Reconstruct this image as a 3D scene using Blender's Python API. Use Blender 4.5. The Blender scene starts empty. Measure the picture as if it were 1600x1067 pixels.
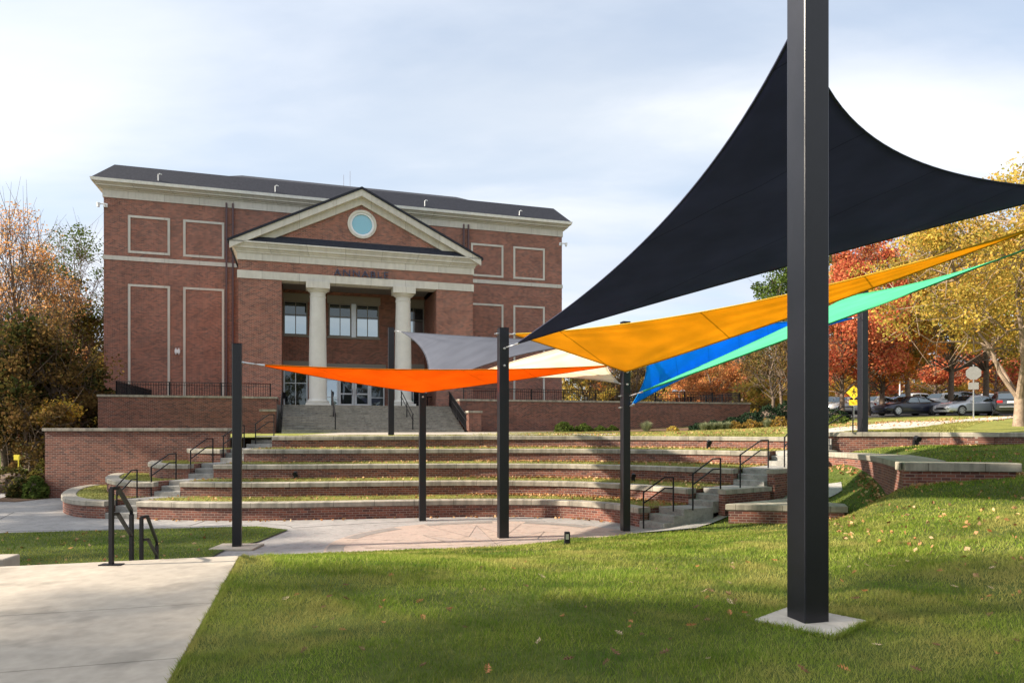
import bpy, math, random
import numpy as np
from mathutils import Vector, Matrix
R = math.radians
rng = np.random.default_rng(7)
random.seed(7)
scene = bpy.context.scene
col = scene.collection

# ------------------------------------------------------------------ camera, sky, sun
EYE = 2.8; FPX = 1075.0; HOR = 668.0
cd = bpy.data.cameras.new("camera"); cam = bpy.data.objects.new("camera", cd); col.objects.link(cam)
cam.location = (0, 0, EYE); cam.rotation_euler = (R(90), 0, 0)
cd.sensor_width = 36; cd.lens = 36*FPX/1600; cd.shift_y = (HOR-533.5)/1600; cd.clip_end = 2000; cd.clip_start = .05
scene.camera = cam
SUN_EL = 30.0
SUN_DIR = Vector((-.985, -.17, 0)).normalized()       # horizontal direction towards the sun
w = bpy.data.worlds.new("World"); scene.world = w; w.use_nodes = True
def world():
    nt = w.node_tree; N = nt.nodes; L = nt.links; N.clear()
    out = N.new('ShaderNodeOutputWorld'); bg = N.new('ShaderNodeBackground'); L.new(bg.outputs[0], out.inputs[0])
    sky = N.new('ShaderNodeTexSky'); sky.sky_type = 'NISHITA'; sky.sun_disc = False
    sky.sun_elevation = R(SUN_EL); sky.sun_rotation = math.atan2(SUN_DIR.x, SUN_DIR.y)
    sky.air_density = 1.0; sky.dust_density = 1.2
    tc = N.new('ShaderNodeTexCoord'); sp = N.new('ShaderNodeSeparateXYZ'); L.new(tc.outputs['Generated'], sp.inputs[0])
    def M(op, a, b=None):
        m = N.new('ShaderNodeMath'); m.operation = op
        for i, s in enumerate((a, b)):
            if s is None: continue
            if isinstance(s, (int, float)): m.inputs[i].default_value = s
            else: L.new(s, m.inputs[i])
        return m.outputs[0]
    zz = M('ADD', M('MAXIMUM', sp.outputs[2], 0.0), 0.22)
    cb = N.new('ShaderNodeCombineXYZ'); L.new(M('DIVIDE', sp.outputs[0], zz), cb.inputs[0]); L.new(M('DIVIDE', sp.outputs[1], zz), cb.inputs[1])
    mp = N.new('ShaderNodeMapping'); L.new(cb.outputs[0], mp.inputs[0]); mp.inputs['Rotation'].default_value = (0, 0, R(-38)); mp.inputs['Scale'].default_value = (.55, 1.5, 1); mp.inputs['Location'].default_value = (3.1, 1.2, 0)
    n1 = N.new('ShaderNodeTexNoise'); L.new(mp.outputs[0], n1.inputs[0]); n1.inputs['Scale'].default_value = 1.25; n1.inputs['Detail'].default_value = 9; n1.inputs['Roughness'].default_value = .52; n1.inputs['Distortion'].default_value = .35
    n2 = N.new('ShaderNodeTexNoise'); L.new(cb.outputs[0], n2.inputs[0]); n2.inputs['Scale'].default_value = 1.0; n2.inputs['Detail'].default_value = 8; L.new(mp.outputs[0], n2.inputs[0])
    cr = N.new('ShaderNodeMapRange'); cr.inputs[1].default_value = .34; cr.inputs[2].default_value = .58; L.new(n1.outputs[0], cr.inputs[0]); cr.interpolation_type = 'SMOOTHSTEP'
    cr.inputs[3].default_value = .60; cr.inputs[4].default_value = .98
    cc = N.new('ShaderNodeMapRange'); cc.inputs[1].default_value = .36; cc.inputs[2].default_value = .62; L.new(n2.outputs[0], cc.inputs[0])
    mc = N.new('ShaderNodeMix'); mc.data_type = 'RGBA'; L.new(cc.outputs[0], mc.inputs[0])
    mc.inputs[6].default_value = (6.3, 7.0, 8.2, 1); mc.inputs[7].default_value = (8.9, 9.1, 9.4, 1)
    # thin veil brightens towards the sun side
    dt = N.new('ShaderNodeVectorMath'); dt.operation = 'DOT_PRODUCT'; L.new(tc.outputs['Generated'], dt.inputs[0]); dt.inputs[1].default_value = (SUN_DIR.x*.9, SUN_DIR.y*.9, .42)
    gl = M('ADD', M('MULTIPLY', M('POWER', M('MAXIMUM', dt.outputs['Value'], 0.0), 3.0), .15), M('ADD', M('MULTIPLY', M('POWER', M('MAXIMUM', dt.outputs['Value'], 0.0), 7.0), 2.6), 1.0))
    zn = N.new('ShaderNodeMapRange'); zn.interpolation_type = 'SMOOTHSTEP'; L.new(sp.outputs[2], zn.inputs[0]); zn.inputs[1].default_value = .5; zn.inputs[2].default_value = .95; zn.inputs[3].default_value = 1.0; zn.inputs[4].default_value = 1.15
    gl = M('MULTIPLY', gl, zn.outputs[0])     # cloud sheet brighter overhead, as under any thin overcast
    vs = N.new('ShaderNodeVectorMath'); vs.operation = 'SCALE'; L.new(mc.outputs[2], vs.inputs[0]); L.new(gl, vs.inputs['Scale'])
    mx = N.new('ShaderNodeMix'); mx.data_type = 'RGBA'; L.new(cr.outputs[0], mx.inputs[0]); sk = N.new('ShaderNodeVectorMath'); sk.operation = 'MULTIPLY'; sk.inputs[1].default_value = (1.65, 1.78, 1.75); L.new(sky.outputs[0], sk.inputs[0]); L.new(sk.outputs[0], mx.inputs[6]); L.new(vs.outputs[0], mx.inputs[7])
    L.new(mx.outputs[2], bg.inputs[0]); bg.inputs[1].default_value = 0.050
world()
sl = bpy.data.lights.new("sun", 'SUN'); sl.energy = 5.0; sl.angle = R(1.2); sl.color = (1, .88, .72)
so = bpy.data.objects.new("sun", sl); col.objects.link(so)
sv = Vector((SUN_DIR.x*math.cos(R(SUN_EL)), SUN_DIR.y*math.cos(R(SUN_EL)), math.sin(R(SUN_EL))))
so.rotation_euler = sv.to_track_quat('Z', 'Y').to_euler(); so.location = (-30, 10, 40)
scene.view_settings.view_transform = 'Standard'; scene.view_settings.look = 'None'; scene.view_settings.exposure = 1.30; scene.view_settings.gamma = 1

# ------------------------------------------------------------------ helpers
def at(px, py, D):            # point seen at that place of the photo, D metres away
    return Vector(((px-800)/FPX*D, D, EYE+(HOR-py)/FPX*D))
TH = R(17.16); CT, ST = math.cos(TH), math.sin(TH)
def ab(px, py, b):            # facade frame: along, height, on the plane b metres off
    t = (px-800)/FPX; Y = b/(CT-ST*t)
    return Y*(CT*t+ST), EYE+(HOR-py)/FPX*Y
def A_(px, b): return ab(px, 668, b)[0]
def loc2w(a, b, z=0): return Vector((a*CT-b*ST, a*ST+b*CT, z))

class MB:
    def __init__(s): s.v = []; s.f = []; s.uv = []
    def poly(s, pts, uv=None):
        n = len(s.v); s.v += [tuple(p) for p in pts]; s.f.append(tuple(range(n, n+len(pts)))); s.uv.append(uv)
    def prism(s, P, z0, z1, bottom=True):
        if sum(P[i][0]*P[(i+1) % len(P)][1]-P[(i+1) % len(P)][0]*P[i][1] for i in range(len(P))) < 0: P = P[::-1]
        n = len(s.v); k = len(P)
        s.v += [(p[0], p[1], z0) for p in P]+[(p[0], p[1], z1) for p in P]
        for i in range(k):
            j = (i+1) % k; s.f.append((n+i, n+j, n+k+j, n+k+i)); s.uv.append(None)
        s.f.append(tuple(n+k+i for i in range(k))); s.uv.append(None)
        if bottom: s.f.append(tuple(n+k-1-i for i in range(k))); s.uv.append(None)
    def box(s, x0, x1, y0, y1, z0, z1): s.prism([(x0, y0), (x1, y0), (x1, y1), (x0, y1)], z0, z1)
    def extr(s, prof, p0, p1, along):       # prof: (d, z) list; along: 2d unit; extruded from p0 to p1
        n = len(s.v); k = len(prof)
        for p in (p0, p1): s.v += [(p[0]+along[0]*d, p[1]+along[1]*d, z) for d, z in prof]
        for i in range(k):
            j = (i+1) % k; s.f.append((n+i, n+j, n+k+j, n+k+i)); s.uv.append(None)
        s.f.append(tuple(n+i for i in range(k))); s.f.append(tuple(n+2*k-1-i for i in range(k))); s.uv += [None, None]
    def tube(s, pts, r, n=8, caps=True):
        pts = [Vector(p) for p in pts]; rs = r if isinstance(r, (list, tuple)) else [r]*len(pts)
        b = len(s.v); up = Vector((0, 0, 1)); prev = None
        for i, p in enumerate(pts):
            d = (pts[min(i+1, len(pts)-1)]-pts[max(i-1, 0)]).normalized()
            if prev is None:
                x = d.cross(up) if abs(d.z) < .95 else d.cross(Vector((1, 0, 0)))
            else: x = prev-d*prev.dot(d)
            x.normalize(); prev = x; y = d.cross(x)
            for k in range(n):
                a = 2*math.pi*(k+.5)/n; s.v.append(tuple(p+(x*math.cos(a)+y*math.sin(a))*rs[i]))
        for i in range(len(pts)-1):
            for k in range(n):
                k2 = (k+1) % n; s.f.append((b+i*n+k, b+i*n+k2, b+(i+1)*n+k2, b+(i+1)*n+k)); s.uv.append(None)
        if caps:
            s.f.append(tuple(b+n-1-k for k in range(n))); s.f.append(tuple(b+(len(pts)-1)*n+k for k in range(n))); s.uv += [None, None]
    def lathe(s, prof, cx, cy, n=24):
        s.tube([(cx, cy, z) for r, z in prof], [r for r, z in prof], n)
    def sweep(s, P, prof, close=False):       # prof (d, z) closed section; d = offset to the left of travel
        P = [Vector((p[0], p[1])) for p in P]; L = len(P); k = len(prof); n = len(s.v)
        arc = [0]
        for i in range(1, L): arc.append(arc[-1]+(P[i]-P[i-1]).length)
        for i in range(L):
            t0 = (P[i]-P[i-1]).normalized() if i else None; t1 = (P[i+1]-P[i]).normalized() if i < L-1 else None
            if t0 is None: t0 = t1
            if t1 is None: t1 = t0
            n0 = Vector((-t0.y, t0.x)); n1 = Vector((-t1.y, t1.x)); m = (n0+n1); m = m/max(m.length_squared/2, .5) if m.length > 0 else n0
            for d, z in prof:
                zz = z[i] if isinstance(z, (list, tuple)) else z
                q = P[i]+m*d; s.v.append((q.x, q.y, zz))
        pl = [0]
        zf = [(z[0] if isinstance(z, (list, tuple)) else z) for d, z in prof]
        for i in range(k):
            j = (i+1) % k; vert = abs(zf[i]-zf[j]) > abs(prof[i][0]-prof[j][0])
            for m in range(L-1):
                a, b, c, d_ = n+m*k+i, n+(m+1)*k+i, n+(m+1)*k+j, n+m*k+j
                s.f.append((a, b, c, d_))
                vi, vj = (zf[i], zf[j]) if vert else (zf[i]+prof[i][0], zf[i]+prof[j][0])
                s.uv.append([(arc[m], vi), (arc[m+1], vi), (arc[m+1], vj), (arc[m], vj)])
        s.f.append(tuple(n+k-1-i for i in range(k))); s.f.append(tuple(n+(L-1)*k+i for i in range(k))); s.uv += [None, None]
    def build(s, name, mat, parent=None, smooth=False, bevel=0):
        me = bpy.data.meshes.new(name); me.from_pydata(s.v, [], s.f); me.validate(verbose=False) if False else None
        ul = me.uv_layers.new(name="UVMap"); V = np.array(s.v, dtype=float).reshape(-1, 3)
        buf = np.zeros((len(me.loops), 2)); li = 0
        for f, uv in zip(s.f, s.uv):
            k = len(f)
            if uv is not None: buf[li:li+k] = uv
            else:
                p = V[list(f)]; nn = np.zeros(3)
                for i in range(1, k-1): nn += np.cross(p[i]-p[0], p[i+1]-p[0])
                l = np.linalg.norm(nn); nn = nn/l if l > 0 else np.array([0, 0, 1.])
                if abs(nn[2]) > .75: buf[li:li+k] = p[:, :2]
                else:
                    h = math.hypot(nn[0], nn[1]); buf[li:li+k, 0] = (-nn[1]*p[:, 0]+nn[0]*p[:, 1])/h; buf[li:li+k, 1] = p[:, 2]
            li += k
        ul.data.foreach_set('uv', buf.ravel())
        if mat is not None: me.materials.append(mat)
        if smooth: me.polygons.foreach_set('use_smooth', [True]*len(me.polygons))
        o = bpy.data.objects.new(name, me); col.objects.link(o)
        if bevel:
            b = o.modifiers.new('bevel', 'BEVEL'); b.width = bevel; b.segments = 2; b.limit_method = 'ANGLE'; b.angle_limit = R(40)
        if smooth:
            try: me.set_sharp_from_angle(angle=R(42))
            except Exception: pass
        if parent is not None: o.parent = parent
        return o
def fast(name, V, F, mat, parent=None, k=4, smooth=False):      # numpy mesh, k-gon faces
    me = bpy.data.meshes.new(name); V = np.asarray(V, dtype=np.float32); F = np.asarray(F, dtype=np.int32)
    me.vertices.add(len(V)); me.vertices.foreach_set('co', V.ravel())
    me.loops.add(F.size); me.loops.foreach_set('vertex_index', F.ravel())
    me.polygons.add(len(F)); me.polygons.foreach_set('loop_start', np.arange(0, F.size, k, dtype=np.int32)); me.polygons.foreach_set('loop_total', np.full(len(F), k, dtype=np.int32))
    me.update(calc_edges=True); me.materials.append(mat)
    if smooth: me.polygons.foreach_set('use_smooth', [True]*len(F))
    o = bpy.data.objects.new(name, me); col.objects.link(o)
    if parent is not None: o.parent = parent
    return o
def tag(o, label=None, cat=None, group=None, kind=None):
    if label: o['label'] = label
    if cat: o['category'] = cat
    if group: o['group'] = group
    if kind: o['kind'] = kind
    return o
def struct(o): o['kind'] = 'structure'; return o
def thing(name, label, cat, loc=(0, 0, 0), rz=0, group=None):
    o = bpy.data.objects.new(name, None); col.objects.link(o); o.location = loc; o.rotation_euler = (0, 0, rz); o.empty_display_size = .2
    return tag(o, label, cat, group)
def kids(o): return [c for c in bpy.data.objects if c.parent == o]
def dup(root, loc, rz=0, label=None, scale=None):
    r = root.copy(); col.objects.link(r); r.location = loc; r.rotation_euler = (0, 0, rz)
    if scale: r.scale = scale
    if label: r['label'] = label
    def rec(a, b):
        for c in kids(a):
            if c is b: continue
            d = c.copy(); col.objects.link(d); d.parent = b; rec(c, d)
    for c in kids(root):
        d = c.copy(); col.objects.link(d); d.parent = r
        for g in kids(c):
            e = g.copy(); col.objects.link(e); e.parent = d
    return r

# ------------------------------------------------------------------ materials
def mat(name, color=(.5, .5, .5), rough=.7, metal=0, spec=.5, noise=0, nscale=5, bump=0, bscale=60, c2=None, coat=0, coord='Object', detail=6):
    m = bpy.data.materials.new(name); m.use_nodes = True; nt = m.node_tree; p = nt.nodes['Principled BSDF']
    p.inputs['Base Color'].default_value = (*color, 1); p.inputs['Roughness'].default_value = rough; p.inputs['Metallic'].default_value = metal
    p.inputs['Specular IOR Level'].default_value = spec; p.inputs['Coat Weight'].default_value = coat; p.inputs['Coat Roughness'].default_value = .08
    tc = nt.nodes.new('ShaderNodeTexCoord')
    if noise or c2:
        n = nt.nodes.new('ShaderNodeTexNoise'); n.inputs['Scale'].default_value = nscale; n.inputs['Detail'].default_value = detail; n.inputs['Roughness'].default_value = .65
        nt.links.new(tc.outputs[coord], n.inputs[0])
        r = nt.nodes.new('ShaderNodeMapRange'); r.inputs[1].default_value = .32; r.inputs[2].default_value = .68; nt.links.new(n.outputs[0], r.inputs[0])
        mx = nt.nodes.new('ShaderNodeMix'); mx.data_type = 'RGBA'; nt.links.new(r.outputs[0], mx.inputs[0])
        a = c2 if c2 else tuple(c*(1-noise) for c in color); mx.inputs[6].default_value = (*a, 1)
        mx.inputs[7].default_value = (*(color if c2 else tuple(min(1, c*(1+noise)) for c in color)), 1)
        nt.links.new(mx.outputs[2], p.inputs['Base Color'])
    if c2 and 'stone' not in name:       # fine mottling and a few darker blotches
        src = p.inputs['Base Color'].links[0].from_socket
        for sc_, lo_, hi_, a_, b_ in ((nscale*14, .86, 1.08, .3, .7), (nscale*3.1, .80, 1.0, .36, .46)):
            q = nt.nodes.new('ShaderNodeTexNoise'); q.inputs['Scale'].default_value = sc_; q.inputs['Detail'].default_value = 4; nt.links.new(tc.outputs[coord], q.inputs[0])
            qr = nt.nodes.new('ShaderNodeMapRange'); qr.inputs[1].default_value = a_; qr.inputs[2].default_value = b_; qr.inputs[3].default_value = lo_; qr.inputs[4].default_value = hi_; nt.links.new(q.outputs[0], qr.inputs[0])
            qs = nt.nodes.new('ShaderNodeVectorMath'); qs.operation = 'SCALE'; nt.links.new(src, qs.inputs[0]); nt.links.new(qr.outputs[0], qs.inputs['Scale']); src = qs.outputs[0]
        nt.links.new(src, p.inputs['Base Color'])
    if bump:
        n = nt.nodes.new('ShaderNodeTexNoise'); n.inputs['Scale'].default_value = bscale; n.inputs['Detail'].default_value = 5; nt.links.new(tc.outputs[coord], n.inputs[0])
        b = nt.nodes.new('ShaderNodeBump'); b.inputs['Strength'].default_value = bump; b.inputs['Distance'].default_value = .01
        nt.links.new(n.outputs[0], b.inputs['Height']); nt.links.new(b.outputs[0], p.inputs['Normal'])
    return m
def brick_mat(name, c1, c2, mortar, wv=.205, hv=.0715, dark=(.05, .025, .025)):
    m = bpy.data.materials.new(name); m.use_nodes = True; nt = m.node_tree; N = nt.nodes; L = nt.links; p = N['Principled BSDF']; p.inputs['Roughness'].default_value = .85; p.inputs['Specular IOR Level'].default_value = .25
    tc = N.new('ShaderNodeTexCoord')
    def bt(a, b, mo, off=(0, 0, 0)):
        x = N.new('ShaderNodeTexBrick'); mp = N.new('ShaderNodeMapping'); mp.inputs['Location'].default_value = off; L.new(tc.outputs['UV'], mp.inputs[0]); L.new(mp.outputs[0], x.inputs[0])
        x.inputs['Scale'].default_value = 1; x.inputs['Brick Width'].default_value = wv; x.inputs['Row Height'].default_value = hv; x.inputs['Mortar Size'].default_value = .0058; x.inputs['Mortar Smooth'].default_value = .25
        x.inputs['Color1'].default_value = (*a, 1); x.inputs['Color2'].default_value = (*b, 1); x.inputs['Mortar'].default_value = (*mo, 1); x.inputs['Bias'].default_value = -.15
        return x
    b1 = bt(c1, c2, mortar)
    # some bricks burnt dark: a second random per brick
    b2 = bt((0, 0, 0), (1, 1, 1), (0, 0, 0), (wv*40, hv*26, 0))
    th = N.new('ShaderNodeMapRange'); th.inputs[1].default_value = .60; th.inputs[2].default_value = .74; th.inputs[4].default_value = .55; L.new(b2.outputs[0], th.inputs[0])
    nm = N.new('ShaderNodeMath'); nm.operation = 'SUBTRACT'; nm.inputs[0].default_value = 1; L.new(b1.outputs['Fac'], nm.inputs[1])
    ml = N.new('ShaderNodeMath'); ml.operation = 'MULTIPLY'; L.new(th.outputs[0], ml.inputs[0]); L.new(nm.outputs[0], ml.inputs[1])
    mx = N.new('ShaderNodeMix'); mx.data_type = 'RGBA'; L.new(ml.outputs[0], mx.inputs[0]); L.new(b1.outputs[0], mx.inputs[6]); mx.inputs[7].default_value = (*dark, 1)
    n = N.new('ShaderNodeTexNoise'); n.inputs['Scale'].default_value = .7; n.inputs['Detail'].default_value = 7; n.inputs['Roughness'].default_value = .7; L.new(tc.outputs['UV'], n.inputs[0])
    r = N.new('ShaderNodeMapRange'); r.inputs[1].default_value = .3; r.inputs[2].default_value = .7; r.inputs[3].default_value = .78; r.inputs[4].default_value = 1.18; L.new(n.outputs[0], r.inputs[0])
    vs = N.new('ShaderNodeVectorMath'); vs.operation = 'SCALE'; L.new(mx.outputs[2], vs.inputs[0]); L.new(r.outputs[0], vs.inputs['Scale'])
    L.new(vs.outputs[0], p.inputs['Base Color'])
    bp = N.new('ShaderNodeBump'); bp.inputs['Strength'].default_value = .5; bp.inputs['Distance'].default_value = .006; bp.invert = True; L.new(b1.outputs['Fac'], bp.inputs['Height']); L.new(bp.outputs[0], p.inputs['Normal'])
    return m
def stone_mat(name, c, c2, joint=1.25, rough=.75, streak=.80):
    m = mat(name, c, rough, c2=c2, nscale=2.2, bump=.25, bscale=45, spec=.3, detail=8)
    nt = m.node_tree; N = nt.nodes; L = nt.links; p = N['Principled BSDF']; src = p.inputs['Base Color'].links[0].from_socket
    tc = N.new('ShaderNodeTexCoord'); x = N.new('ShaderNodeTexBrick'); L.new(tc.outputs['UV'], x.inputs[0]); x.offset = 0
    x.inputs['Scale'].default_value = 1; x.inputs['Brick Width'].default_value = joint; x.inputs['Row Height'].default_value = 50; x.inputs['Mortar Size'].default_value = .008
    x.inputs['Color1'].default_value = (1, 1, 1, 1); x.inputs['Color2'].default_value = (.86, .86, .86, 1); x.inputs['Mortar'].default_value = (.35, .33, .3, 1)
    mx = N.new('ShaderNodeMix'); mx.data_type = 'RGBA'; mx.blend_type = 'MULTIPLY'; mx.inputs[0].default_value = 1; L.new(src, mx.inputs[6]); L.new(x.outputs[0], mx.inputs[7])
    # weather streaks running down
    mp = N.new('ShaderNodeMapping'); mp.inputs['Scale'].default_value = (5, .7, 1); L.new(tc.outputs['UV'], mp.inputs[0]); q = N.new('ShaderNodeTexNoise'); q.inputs['Scale'].default_value = 1; q.inputs['Detail'].default_value = 6; L.new(mp.outputs[0], q.inputs[0])
    qr = N.new('ShaderNodeMapRange'); qr.inputs[1].default_value = .36; qr.inputs[2].default_value = .56; qr.inputs[3].default_value = streak; qr.inputs[4].default_value = 1; L.new(q.outputs[0], qr.inputs[0])
    qs = N.new('ShaderNodeVectorMath'); qs.operation = 'SCALE'; L.new(mx.outputs[2], qs.inputs[0]); L.new(qr.outputs[0], qs.inputs['Scale']); L.new(qs.outputs[0], p.inputs['Base Color'])
    return m
def leaf_mat(name, cols, transl=.35):
    m = bpy.data.materials.new(name); m.use_nodes = True; nt = m.node_tree; N = nt.nodes; L = nt.links; N.clear()
    out = N.new('ShaderNodeOutputMaterial'); g = N.new('ShaderNodeNewGeometry'); cr = N.new('ShaderNodeValToRGB'); L.new(g.outputs['Random Per Island'], cr.inputs[0])
    cr.color_ramp.interpolation = 'LINEAR'; e = cr.color_ramp.elements
    while len(e) < len(cols): e.new(.5)
    for i, c in enumerate(cols): e[i].position = i/(len(cols)-1); e[i].color = (*c, 1)
    tc = N.new('ShaderNodeTexCoord'); n = N.new('ShaderNodeTexNoise'); n.inputs['Scale'].default_value = .6; n.inputs['Detail'].default_value = 3; L.new(tc.outputs['Object'], n.inputs[0])
    r = N.new('ShaderNodeMapRange'); r.inputs[1].default_value = .35; r.inputs[2].default_value = .65; r.inputs[3].default_value = .7; r.inputs[4].default_value = 1.25; L.new(n.outputs[0], r.inputs[0])
    vs = N.new('ShaderNodeVectorMath'); vs.operation = 'SCALE'; L.new(cr.outputs[0], vs.inputs[0]); L.new(r.outputs[0], vs.inputs['Scale'])
    d = N.new('ShaderNodeBsdfDiffuse'); t = N.new('ShaderNodeBsdfTranslucent'); mx = N.new('ShaderNodeMixShader'); mx.inputs[0].default_value = transl
    L.new(vs.outputs[0], d.inputs[0]); L.new(vs.outputs[0], t.inputs[0]); L.new(d.outputs[0], mx.inputs[1]); L.new(t.outputs[0], mx.inputs[2]); L.new(mx.outputs[0], out.inputs[0])
    return m
M = {}
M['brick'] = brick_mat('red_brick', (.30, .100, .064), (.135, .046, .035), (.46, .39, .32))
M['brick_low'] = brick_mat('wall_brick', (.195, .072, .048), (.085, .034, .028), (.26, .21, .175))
M['stone'] = stone_mat('precast_stone', (.63, .60, .535), (.56, .53, .47), 2.2, streak=.90)
M['coping'] = stone_mat('coping_stone', (.38, .34, .275), (.23, .21, .17), 1.22, streak=.66)
M['concrete'] = mat('concrete', (.30, .285, .27), .85, c2=(.23, .22, .21), nscale=1.3, bump=.3, bscale=90, spec=.2, detail=9)
M['concrete_new'] = mat('pale_concrete', (.385, .335, .27), .85, c2=(.30, .265, .22), nscale=.55, bump=.25, bscale=120, spec=.2, detail=10)
M['concrete_pale'] = mat('bleached_concrete', (.50, .45, .38), .85, c2=(.36, .33, .28), nscale=.9, bump=.2, bscale=90)
M['steps'] = mat('step_concrete', (.30, .29, .265), .85, c2=(.17, .165, .15), nscale=2.5, bump=.3, bscale=50, spec=.2, detail=9)
M['floor_pink'] = mat('pink_concrete', (.36, .285, .24), .8, c2=(.30, .245, .21), nscale=1.2, bump=.2, bscale=90, spec=.25, detail=8)
M['floor_gray'] = mat('gray_concrete', (.22, .20, .185), .8, c2=(.18, .165, .15), nscale=1.5, bump=.2, bscale=90, spec=.25)
M['floor_tan'] = mat('tan_concrete', (.36, .285, .235), .8, c2=(.31, .25, .21), nscale=1.2, bump=.2, bscale=90, spec=.25)
M['floor_pink2'] = mat('pale_pink_concrete', (.32, .26, .225), .8, c2=(.28, .23, .20), nscale=1.2)
M['joint'] = mat('joint_filler', (.09, .08, .075), .9)
M['grass'] = mat('lawn_grass', (.10, .12, .028), .95, c2=(.055, .075, .018), nscale=2.0, bump=1.0, bscale=160, spec=.1, detail=10)
M['grass_dry'] = mat('terrace_grass', (.30, .28, .085), .95, c2=(.17, .19, .045), nscale=2.2, bump=1.0, bscale=120, spec=.1, detail=10)
M['mulch'] = mat('mulch', (.17, .11, .07), .95, c2=(.09, .055, .035), nscale=9, bump=1, bscale=60, spec=.1)
M['asphalt'] = mat('asphalt', (.07, .07, .072), .9, noise=.25, nscale=3, bump=.3, bscale=120)
M['shingle'] = mat('roof_shingle', (.030, .033, .046), .85, c2=(.015, .017, .026), nscale=7, bump=.6, bscale=30, spec=.3)
M['black'] = mat('black_paint', (.006, .006, .010), .36, spec=.48, noise=.2, nscale=6, bump=.05, bscale=250)
M['rail'] = mat('rail_paint', (.007, .007, .009), .5, spec=.22, noise=.2, nscale=12)
M['steel'] = mat('galvanised_steel', (.55, .56, .57), .35, metal=.9, noise=.15, nscale=20)
M['white'] = mat('white_paint', (.72, .73, .74), .5, noise=.06, nscale=4)
M['gutter'] = mat('gutter_white', (.78, .77, .73), .5, noise=.12, nscale=4)
M['soffit'] = mat('porch_ceiling', (.20, .18, .17), .8, noise=.05, nscale=2)
M['trim'] = mat('porch_trim', (.26, .235, .20), .7, noise=.05, nscale=3)
M['frame'] = mat('window_frame', (.20, .185, .16), .5, noise=.05, nscale=3)
M['alum'] = mat('door_frame', (.60, .63, .66), .35, metal=.4, noise=.05, nscale=4)
M['pipe'] = mat('downspout_brown', (.085, .045, .05), .5, noise=.1, nscale=8)
M['letter'] = mat('letter_dark', (.04, .045, .085), .4, noise=.1, nscale=8)
M['column'] = mat('column_stone', (.60, .58, .53), .7, c2=(.53, .51, .465), nscale=1.6, bump=.15, bscale=40, spec=.3)
M['dark_in'] = mat('dark_interior', (.02, .02, .022), .8, noise=.2, nscale=2)
M['bark'] = mat('bark', (.20, .15, .115), .95, c2=(.10, .075, .058), nscale=5, bump=1, bscale=22, spec=.1)
M['bark_pale'] = mat('pale_bark', (.34, .26, .19), .95, c2=(.18, .13, .095), nscale=4, bump=1, bscale=22, spec=.1)  # paler brown bark for the nearest and the leaning trunk
def glass(name, base, f):
    m = bpy.data.materials.new(name); m.use_nodes = True; nt = m.node_tree; N = nt.nodes; L = nt.links; N.clear()
    out = N.new('ShaderNodeOutputMaterial'); d = N.new('ShaderNodeBsdfDiffuse'); d.inputs[0].default_value = (*base, 1); g = N.new('ShaderNodeBsdfGlossy'); g.inputs['Roughness'].default_value = .015; g.inputs[0].default_value = (.80, .92, .97, 1)
    tc = N.new('ShaderNodeTexCoord'); n = N.new('ShaderNodeTexNoise'); n.inputs['Scale'].default_value = .7; L.new(tc.outputs['Object'], n.inputs[0]); b = N.new('ShaderNodeBump'); b.inputs['Strength'].default_value = .12; b.inputs['Distance'].default_value = .02; L.new(n.outputs[0], b.inputs['Height']); L.new(b.outputs[0], g.inputs['Normal'])
    mx = N.new('ShaderNodeMixShader'); mx.inputs[0].default_value = f; L.new(d.outputs[0], mx.inputs[1]); L.new(g.outputs[0], mx.inputs[2]); L.new(mx.outputs[0], out.inputs[0]); return m
M['glass'] = glass('window_glass', (.012, .02, .025), .42)
M['glass_blue'] = glass('round_glass', (.05, .30, .38), .22)
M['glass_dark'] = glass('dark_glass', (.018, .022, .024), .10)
M['carglass'] = glass('car_glass', (.01, .012, .015), .22)
def emis(name, c, s):
    m = bpy.data.materials.new(name); m.use_nodes = True; p = m.node_tree.nodes['Principled BSDF']; p.inputs['Base Color'].default_value = (*c, 1); p.inputs['Emission Color'].default_value = (*c, 1); p.inputs['Emission Strength'].default_value = s; return m
M['lamp_on'] = emis('lamp_glow', (1, .82, .45), 1.6)
M['spot_on'] = emis('spot_glow', (1, .93, .8), 3)
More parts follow.
